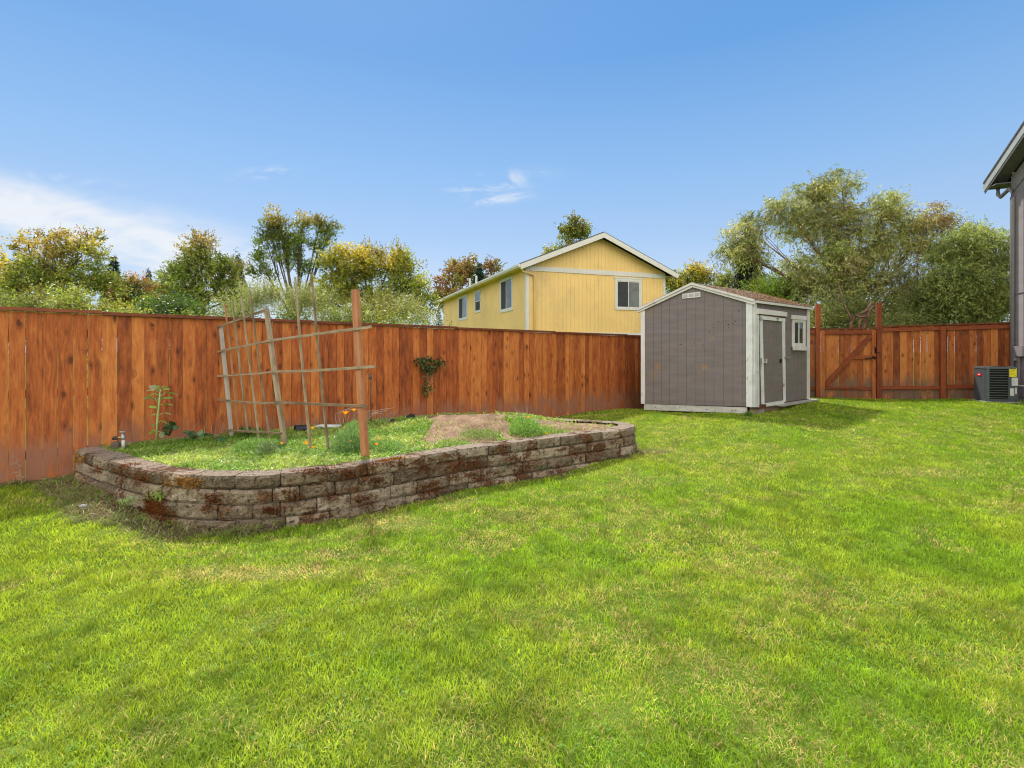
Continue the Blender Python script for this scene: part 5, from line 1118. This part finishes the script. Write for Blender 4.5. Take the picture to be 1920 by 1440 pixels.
# ------------------------------------------------------------------ plants and small things in the bed
def strip_leaf(base, tip, width, sag, cols, V, C, n=5, side=None):
    """a curved leaf blade from base to tip built from quads (two halves folded along the rib)"""
    b = Vector(base); e_ = Vector(tip); d = e_-b; s = side or d.cross(Vector((0, 0, 1)))
    s = s.normalized() if s.length > 1e-5 else Vector((1, 0, 0))
    cen = []; 
    for i in range(n+1):
        f = i/n; p = b+d*f+Vector((0, 0, sag*4*f*(1-f))); w = width*math.sin(math.pi*min(1, f*.92+.06))**.8/2; cen.append((p, w))
    for (p, w), (q, w2) in zip(cen, cen[1:]):
        dn = Vector((0, 0, -.12*width))
        for sg in (-1, 1):
            V += [p, p+s*w*sg+dn, q+s*w2*sg+dn, q]; C += [(*cols, 1)]*4
def leafobj(name, V, C, mat, parent): 
    return link(name, mesh_arrays(name, np.array([tuple(v) for v in V]), np.arange(len(V)).reshape(-1, 4), {'col': np.array(C)}), mat, parent)
def sunflower():
    Z = 5.75; p = lambda x, y, dz=0: Vector(W(80+x/4, 700+y/4, Z+dz))
    t = thing('sunflower_plant', 'tall young sunflower plant with drooping pale leaves against the fence', 'plant', tuple(p(855, 505)))
    mb = MB(); mb.tube([p(855, 508), p(860, 350), p(872, 230), p(882, 130)], [.014, .012, .010, .008], 8); st = mb.build('stem', plain_mat('sun_stem', (.30, .36, .14), .6), t, True)
    V = []; C = []; stm = plain_mat('sun_stalk', (.26, .34, .10), .6)
    L_ = [((868, 225), (842, 185), (762, 188)), ((872, 215), (900, 185), (975, 182)), ((868, 240), (905, 232), (975, 236)), ((862, 320), (905, 297), (960, 305)), ((862, 320), (845, 305), (822, 312)), ((858, 270), (848, 256), (800, 245)),
          ((860, 380), (850, 378), (828, 392)), ((858, 385), (885, 355), (930, 372)), ((856, 440), (830, 422), (808, 455)), ((858, 440), (885, 435), (902, 480)), ((876, 180), (930, 138), (1012, 160)), ((878, 165), (840, 150), (796, 172)), ((880, 150), (845, 120), (782, 130)), ((880, 150), (905, 115), (950, 118)), ((878, 190), (860, 170), (905, 190)), ((880, 140), (850, 110), (802, 92)), ((882, 140), (890, 100), (930, 100)), ((880, 140), (870, 100), (850, 98)), ((880, 200), (868, 190), (880, 175))]
    for i, (a, m_, e_) in enumerate(L_):
        dz = random.uniform(-.08, .08); A = p(*a); B = p(*m_, dz*.5); E = p(*e_, dz); mb = MB(); mb.tube([A, B], [.005, .004], 5); mb.build('leaf_stalk', stm, t, True)
        c = np.array((.30, .46, .10) if i % 3 else (.42, .52, .30))*random.uniform(.8, 1.2); wdt = .075 if i not in (11, 14) else .11
        strip_leaf(B, E, wdt, .01, tuple(c), V, C, side=Vector((.2, .9, random.uniform(-.6, .6))))
    leafobj('leaves', V, C, M['leaf'], t)
sunflower()
def broad_plant(name, label, x0, x1, y0, y1, Z, n, size, col_, cat='plant', group=None):
    base = W((x0+x1)/2, y1, Z); t = thing(name, label, cat, base, group); V = []; C = []; mb = MB()
    for i in range(n):
        c = Vector(W(random.uniform(x0, x1), random.uniform(y0, y1), Z+random.uniform(-.15, .1))); a = random.random()*6.28; tilt = random.uniform(-.3, .3)
        d = Vector((math.cos(a), math.sin(a)*.6, tilt)).normalized()*size*random.uniform(.6, 1.2); k = random.uniform(.6, 1.35)
        strip_leaf(c-d*.5, c+d*.5, size*.8, .006, tuple(v*k for v in col_), V, C, side=Vector((-d.y, d.x*.4, size*random.choice((-1, 1))*random.uniform(.4, .9)))); mb.tube([base, (Vector(base)+c)/2+Vector((0, 0, .02)), c-d*.5], .003, 4)
    mb.build('stems', M['bark'], t); leafobj('leaves', V, C, M['leaf'], t)
broad_plant('bramble', 'dark green bramble sprig beside the sunflower stem', 305, 330, 788, 818, 5.85, 16, .075, (.055, .13, .04))
broad_plant('squash_plant', 'low blue-green squash leaves trailing along the fence base', 348, 378, 810, 822, 5.95, 10, .085, (.11, .22, .10))
broad_plant('squash_plant', 'few flat squash leaves by the pale trellis post', 382, 420, 812, 824, 6.0, 9, .08, (.10, .20, .10))
broad_plant('leafy_weed', 'leafy green weed growing behind the left end of the trellis', 440, 490, 796, 812, 6.5, 26, .07, (.13, .27, .05))
def rose_bush():
    t = thing('rose_bush', 'small dark leafy rose sprouting through the fence boards', 'plant', FL.pt(FL.px(803, 740)[0], 1.0, .02)); V = []; C = []; mb = MB()
    z = lambda x, y: FL.pt(*FL.px(380+x/4, 520+y/4, .1), .1)
    st = z(1690, 800)
    for (x, y, sx, sy, n) in ((1700, 690, 50, 40, 70), (1620, 620, 30, 22, 22), (1760, 640, 34, 24, 30), (1700, 620, 40, 22, 22), (1680, 830, 28, 40, 34), (1660, 650, 30, 30, 22), (1665, 870, 10, 20, 6)):
        mb.tube([st, z((x+1690)/2, (y+780)/2), z(x, y)], [.006, .004, .002], 4)
        for i in range(int(n*2.2)):
            c = Vector(z(random.gauss(x, sx*.6), random.gauss(y, sy*.6)))+FL.n*random.uniform(-.06, .12); d = Vector((random.gauss(0, 1), random.gauss(0, 1), random.gauss(0, 1))).normalized()*.045
            k = random.uniform(.5, 1.6); base = (.06, .11, .03) if random.random() < .8 else (.16, .10, .05)
            if y > 800: base = (.13, .15, .04)
            strip_leaf(c-d*.5, c+d*.5, .040, .003, tuple(v*k for v in base), V, C, n=2, side=Vector((random.gauss(0, 1), random.gauss(0, 1), random.gauss(0, 1))))
    mb.build('stem', M['bark'], t); leafobj('leaves', V, C, M['leaf'], t)
rose_bush()
def feather_bush(name, label, x, y, Z, r, h, n, c, cat='plant', group=None):
    b = np.array(W(x, y, Z)); b[2] = float(soil_z(b[0], b[1])); t = thing(name, label, cat, tuple(b), group)
    u_ = unit(np.abs(rng.normal(size=(n, 3)))*np.array([1, 1, 1])); u_[:, 0] *= np.sign(rng.normal(size=n)); u_[:, 1] *= np.sign(rng.normal(size=n))
    q = rng.random(n)**.4; P = b+u_*np.array([r, r, h])*q[:, None]*(.75+.35*fbm(u_[:, 0]*2, u_[:, 2]*2, 2, 3))[:, None]
    D = unit(u_+rng.normal(size=(n, 3))*.7+np.array([0, 0, .3])); S_ = unit(np.cross(D, rng.normal(size=(n, 3))))
    C = np.array(c)*(.6+1.3*rng.random((n, 1))); V, Fc, Cc = leaf_quads(P, D, S_, .035*(.6+.8*rng.random(n)), .006*(.6+.8*rng.random(n)), C)
    link('fronds', mesh_arrays('fronds', V, Fc, {'col': Cc}), M['leaf'], t)
    mb = MB()
    for i in range(12): a = Vector(b)+Vector((random.gauss(0, r*.12), random.gauss(0, r*.12), 0)); mb.tube([a, Vector(b)+Vector((random.gauss(0, r*.4), random.gauss(0, r*.4), h*.7))], .003, 4)
    mb.build('stems', plain_mat('poppy_stem', (.18, .24, .10), .7), t)
PG = 'poppy foliage clumps in the raised bed'
feather_bush('poppy_clump', 'tall feathery blue-green poppy clump left of the orange trellis post', 658, 838, 5.55, .26, .30, 5200, (.15, .25, .09), group=PG)
feather_bush('poppy_clump', 'feathery poppy clump between trellis post and thin stakes at the back', 668, 810, 6.2, .22, .26, 3600, (.16, .27, .08), group=PG)
feather_bush('poppy_clump', 'feathery bright green poppy clump on the right part of the bed by the capstones', 985, 812, 6.5, .25, .22, 4200, (.18, .30, .07), group=PG)
feather_bush('poppy_clump', 'low feathery grey-green clump left of the middle trellis post', 480, 842, 5.6, .30, .14, 4000, (.17, .29, .08), group=PG)
feather_bush('poppy_clump', 'small spiky grey-green clump between post and thin stakes', 500, 855, 5.3, .12, .16, 900, (.17, .22, .11), group=PG)
feather_bush('poppy_clump', 'low feathery clump right of the orange trellis post', 722, 835, 5.6, .24, .12, 2600, (.17, .28, .08), group=PG)
feather_bush('poppy_clump', 'sparse weedy clump between dirt mound and capstones', 900, 818, 6.3, .30, .09, 1500, (.18, .24, .07), group=PG)
def poppies():
    z2 = lambda x, y: (380+x/4, 520+y/4)
    F_ = [(1072, 1018, 22, 'open cup, largest, on a tall stem left of the orange post', 60), (1134, 996, 17, 'highest cup just left of the orange post', 50), (1071, 1126, 15, 'half hidden under the largest cup', 20), (824, 1130, 15, 'beside the thin stake near the black bucket', 30), (1170, 1176, 12, 'touching the left face of the orange post', 20),
          (1110, 1228, 9, 'small, low left of the orange post', 14), (594, 1246, 12, 'at the foot of the middle trellis post', 12), (778, 1247, 14, 'lower bloom left of the thin stake foot', 16), (772, 1232, 10, 'upper small bloom left of the thin stake foot', 20), (843, 1220, 9, 'tiny, right of the thin stake', 16), (827, 1273, 13, 'deep orange, facing front at the stake foot', 14), (1305, 1253, 14, 'yellow-orange, right of the orange post near the capstones', 14),
          (1322, 1211, 12, 'pale, right of the orange post, upper one', 18), (1575, 1240, 9, 'pale and small, nearest the dirt mound', 14), (1032, 1155, 7, 'tiny pale bud, upper, between stakes and feathery clump', 12), (1030, 1200, 7, 'tiny pale bud, lower, between stakes and feathery clump', 12)]
    pts = [(*z2(x, y), s/4, l, st/4) for x, y, s, l, st in F_]+[(990, 782.5, 3, 'single bloom on top of the right-hand feathery clump', 8), (1025, 813, 2.5, 'low yellow one by the right capstones', 4)]
    for x, y, s, l, st in pts:
        Z = 1.08*F/(y+st+18-HY) if y > 790 else 5.5
        if x > 940: Z = 6.45
        if y < 780: Z = 5.5
        c = Vector(W(x, y, Z)); r = s*.5/F*Z*1.8; gzv = float(soil_z(c.x, c.y)); t = thing('poppy', 'orange poppy, '+l, 'flower', (c.x, c.y, gzv), 'orange poppies in the raised bed')
        mb = MB(); mb.tube([(c.x+.01, c.y, gzv), (c.x, c.y, c.z-r*.5)], .0025, 5); mb.build('stem', plain_mat('poppy_stalk', (.2, .26, .1), .7), t)
        V = []; C = []; tone = (.95, .36, .01) if 'pale' not in l else (.80, .42, .12)
        for k in range(4):
            a = k*1.571+.4; prev = None; n = 5
            for i in range(n):
                b0 = a+(i/n-.5)*1.7; b1 = a+((i+1)/n-.5)*1.7; rr = r*(1.0+.1*math.sin(i*2)); lo = c+Vector((0, 0, -r*.55)); 
                p1 = lo+Vector((math.cos(b0)*rr*.75, math.sin(b0)*rr*.75, r*.6)); p2 = lo+Vector((math.cos(b1)*rr*.75, math.sin(b1)*rr*.75, r*.6))
                q1 = lo+Vector((math.cos(b0)*rr*1.15, math.sin(b0)*rr*1.15, r*1.15)); q2 = lo+Vector((math.cos(b1)*rr*1.15, math.sin(b1)*rr*1.15, r*1.15))
                V += [lo, p1, p2, lo+Vector((0, 0, .0005)), p1, q1, q2, p2]; kk = random.uniform(.85, 1.1); C += [(*[v*kk for v in tone], 1)]*8
        leafobj('petals', V, C, M['petal'], t)
poppies()
def dry_weeds():
    def weed(name, label, paths, r=.003, mat='stake_pale', seeds=0):
        t = thing(name, label, 'dead weed', paths[0][0]); mb = MB()
        for p in paths: mb.tube(p, [r*(1-.6*i/len(p)) for i in range(len(p))], 4)
        mb.build('stalk', M[mat], t)
        if seeds:
            V = []; C = []
            for p in paths:
                for i in range(seeds):
                    q = Vector(p[-1])+(Vector(p[-2])-Vector(p[-1]))*random.random()+Vector((random.gauss(0, .01), random.gauss(0, .01), random.gauss(0, .008))); d = Vector((random.gauss(0, 1), random.gauss(0, 1), random.gauss(0, 1)))*.006
                    strip_leaf(q-d, q+d, .006, 0, (.42, .26, .19), V, C, n=1, side=Vector((1, 0, .3)))
            leafobj('seed_heads', V, C, M['petal'], t)
    # straw plume at the far left against the fence
    Z = 5.25; P = [[W(40, 905, Z), W(38, 880, Z), W(23+0, 845, Z)]]
    for k in range(12):
        y = 862+k*3.2; P.append([W(32+k*.7, y, Z), W(32+k*.7+random.choice((-1, 1))*random.uniform(5, 14), y-random.uniform(-8, 8), Z-.03)])
    weed('dry_weed', 'pale straw coloured seed plume standing against the fence at far left', P, .0022, 'stake_pale', 26)
    Z = 6.0; P = []
    for k in range(9):
        x = 690-k*6+random.uniform(-3, 3); P.append([W(640+k*5, 812, Z+.3), W(630+k*7, 790, Z+.3), W(628+k*10, 770+random.uniform(-6, 8), Z+.3), W(650+k*11, 762+random.uniform(0, 14), Z+.25)])
    weed('dry_weed', 'tangle of arching dry stems behind the tallest poppies', P, .0028)
    P = []
    for k in range(5): x = 405+k*5; P.append([W(404+k*3, 816, 6.3), W(x, 790, 6.3), W(x+random.uniform(-3, 12), 770+k*3, 6.3)])
    weed('dry_weed', 'reddish dry stalks left of the pale trellis post', P, .0025, 'stake_orange', 8)
    P = [[W(370+k*14, 817, 6.1), W(368+k*14+random.uniform(-4, 4), 800, 6.1), W(374+k*13, 790+k, 6.1)] for k in range(3)]
    weed('dry_weed', 'three short pinkish twigs by the squash leaves', P, .002)
    P = []
    for k in range(9): x = 968+random.uniform(-14, 26); P.append([W(985, 790, 7.6), W(985+(x-985)*.5, 778, 7.6), W(x, 757+random.uniform(0, 16), 7.6)])
    weed('dry_weed', 'wispy dry grass against the fence above the back capstones', P, .0022)
    P = []
    for k in range(8): P.append([W(706+k*3, 792, 7.2), W(704+k*5, 778, 7.2), W(700+k*7, 766+random.uniform(0, 8), 7.2)])
    weed('dry_weed', 'wispy dry tuft at the fence right of the orange trellis post', P, .0022, seeds=4)
    # dark seed head on a stake-like stalk at the fence
    t = thing('seed_stalk', 'single dark dried seed head on a tall stalk at the fence', 'dead weed', W(696, 788, 7.5)); mb = MB(); mb.tube([W(695.5, 790, 7.5), W(695, 712, 7.5)], [.010, .008], 6)
    mb.build('stalk', M['bark'], t); mb = MB(); mb.tube([W(695, 712, 7.5), W(694, 708, 7.5), W(693.5, 702, 7.5)], [.012, .03, .02], 8); mb.build('seed_head', M['bark'], t)
dry_weeds()
def grass_tuft(label, x, y, Z, n, h, c, zoff=0):
    b = W(x, y, Z); t = thing('weed_tuft', label, 'weed', b, 'weeds at the wall foot'); X = b[0]+rng.normal(size=n)*.035; Y = b[1]+rng.normal(size=n)*.03
    C = np.array(c)*(.6+.8*rng.random((n, 1))); V, Fc, Cc = blades(X, Y, np.full(n, b[2])-rng.random(n)*.06, h*(.4+.8*rng.random(n)), np.full(n, .005), C, .4+1.0*rng.random(n), True)
    link('blades', mesh_arrays('blades', V, Fc, {'col': Cc}), M['leaf'], t)
grass_tuft('feathery green weed growing out of the wall left of the big rust moss', 240, 935, 4.50, 70, .06, (.22, .34, .10))
grass_tuft('grassy weed at the foot of the left wall end', 225, 965, 4.45, 120, .06, (.2, .25, .09))
grass_tuft('small sprout on the wall between rust moss and corner block', 297, 925, 4.4, 60, .06, (.2, .34, .05))
grass_tuft('small blue-green sprout on the middle of the front wall', 942, 869, 5.83, 50, .05, (.07, .22, .08))
grass_tuft('small sprout low on the right part of the front wall', 1012, 872, 6.1, 60, .06, (.08, .2, .06))
grass_tuft('grassy weed under the near corner of the shed', 1403, 776, 9.5, 260, .09, (.12, .26, .03))
def small_things():
    # garden tap
    Z = 5.6; p = lambda x, y, d=0: W(80+x/4, 700+y/4, Z+d)
    t = thing('garden_tap', 'metal garden tap with brass fitting at the left end of the bed', 'tap', p(607, 545))
    mb = MB(); mb.tube([p(607, 560), p(605, 500)], .017, 8); mb.build('riser', M['pipe_white'], t, True); mb = MB(); mb.tube([p(605, 505), p(603, 478), p(600, 452)], [.014, .022, .012], 8); mb.build('valve_body', M['galv'], t, True)
    mb = MB(); mb.tube([p(599, 452), p(599, 437)], .006, 6); mb.tube([p(578, 440), p(620, 440)], .008, 6); mb.tube([p(599, 440, -.03), p(599, 440, .03)], .008, 6); mb.build('handle', M['concrete'], t, True)
    mb = MB(); mb.tube([p(598, 480), p(575, 482), p(560, 490)], [.013, .015, .013], 8); mb.build('spout', M['brass'], t, True)
    mb = MB(); mb.tube([p(562, 488), p(540, 484), p(528, 492)], [.017, .020, .016], 8); mb.build('hose_connector', M['black_plastic'], t, True)
    t = thing('irrigation_box', 'dark mossy stump of pipework beside the garden tap', 'stump', p(545, 555)); mb = MB(); mb.tube([p(545, 560), p(548, 530), p(540, 512)], [.05, .045, .03], 7); mb.build('body', M['bark'], t)
    # edging board at fence foot
    mb = MB(); FL.prism(mb, [(.95, .20), (2.1, .20), (2.1, .287), (.95, .292)], .015, .045, 'h'); tag(mb.build('edging_board', M['stake_gray']), 'thin grey edging board along the fence foot left of the trellis', 'board')
    mb = MB(); FL.prism(mb, [(3.75, .18), (5.1, .2), (5.1, .285), (3.75, .27)], .015, .045, 'h'); tag(mb.build('edging_board', M['stake_gray']), 'thin grey edging board along the fence foot left of the dirt mound', 'board')
    # bucket and pots
    def tipped(nm, label, a, b, r0, r1, mat, cat):
        mb = MB(); a = Vector(a); b = Vector(b); mb.tube([a, b], [r0, r1], 14, cap=False); mb.tube([b, b-(b-a)*.02], [r1, r1*.2], 14, cap=False)
        tag(mb.build(nm, M[mat], None, True), label, cat)
    tipped('bucket', 'black plastic nursery pot lying on its side behind the thin stakes', W(553, 806, 6.85), W(578, 803, 6.95), .065, .05, 'black_plastic', 'pot')
    mb = MB(); mb.tube([W(590, 802, 7.1), W(600, 800, 7.1), W(640, 800, 7.1)], [.03, .034, .03], 8); tag(mb.build('white_pipe', M['pipe_white'], None, True), 'white pipe lying at the fence foot behind the poppies', 'pipe')
    mb = MB()
    mb.extrude([W(760, 788, 7.6), W(762, 780, 7.6), W(768, 777, 7.6), W(775, 779, 7.6), W(776, 788, 7.6)], (0, .12, 0)); tag(mb.build('dark_box', M['black_plastic']), 'small dark grey block lying at the fence foot near the dirt mound', 'block')
    mb = MB(); mb.extrude([W(730, 793, 7.2), W(731, 787, 7.2), W(737, 788, 7.2), W(738, 793, 7.2)], (0, .1, 0)); tag(mb.build('dark_clod', M['black_plastic']), 'little black scrap on the soil left of the dark grey block', 'scrap')
    def stone(label, x, y, Z, r, mat='pebble'):
        import bmesh
        bm = bmesh.new(); bmesh.ops.create_icosphere(bm, subdivisions=2, radius=r); c = W(x, y, Z)
        for v in bm.verts: v.co = Vector((v.co.x*1.3, v.co.y, v.co.z*.7))*(1+.25*random.uniform(-1, 1)*.6)
        for v in bm.verts: v.co += Vector(c)
        me = bpy.data.meshes.new('stone'); bm.to_mesh(me); bm.free(); tag(link('stone', me, M[mat]), label, 'stone', 'loose stones')
    stone('pale grey stone on the bare earth at the left wall foot', 156, 949, 4.55, .024)
    stone('tan stone lying on top of the dirt mound', 902, 792, 7.2, .05, 'concrete')
    # old timber behind the mound
small_things()
print('objects', len(bpy.data.objects), 'tris', sum(len(m.polygons) for m in bpy.data.meshes))
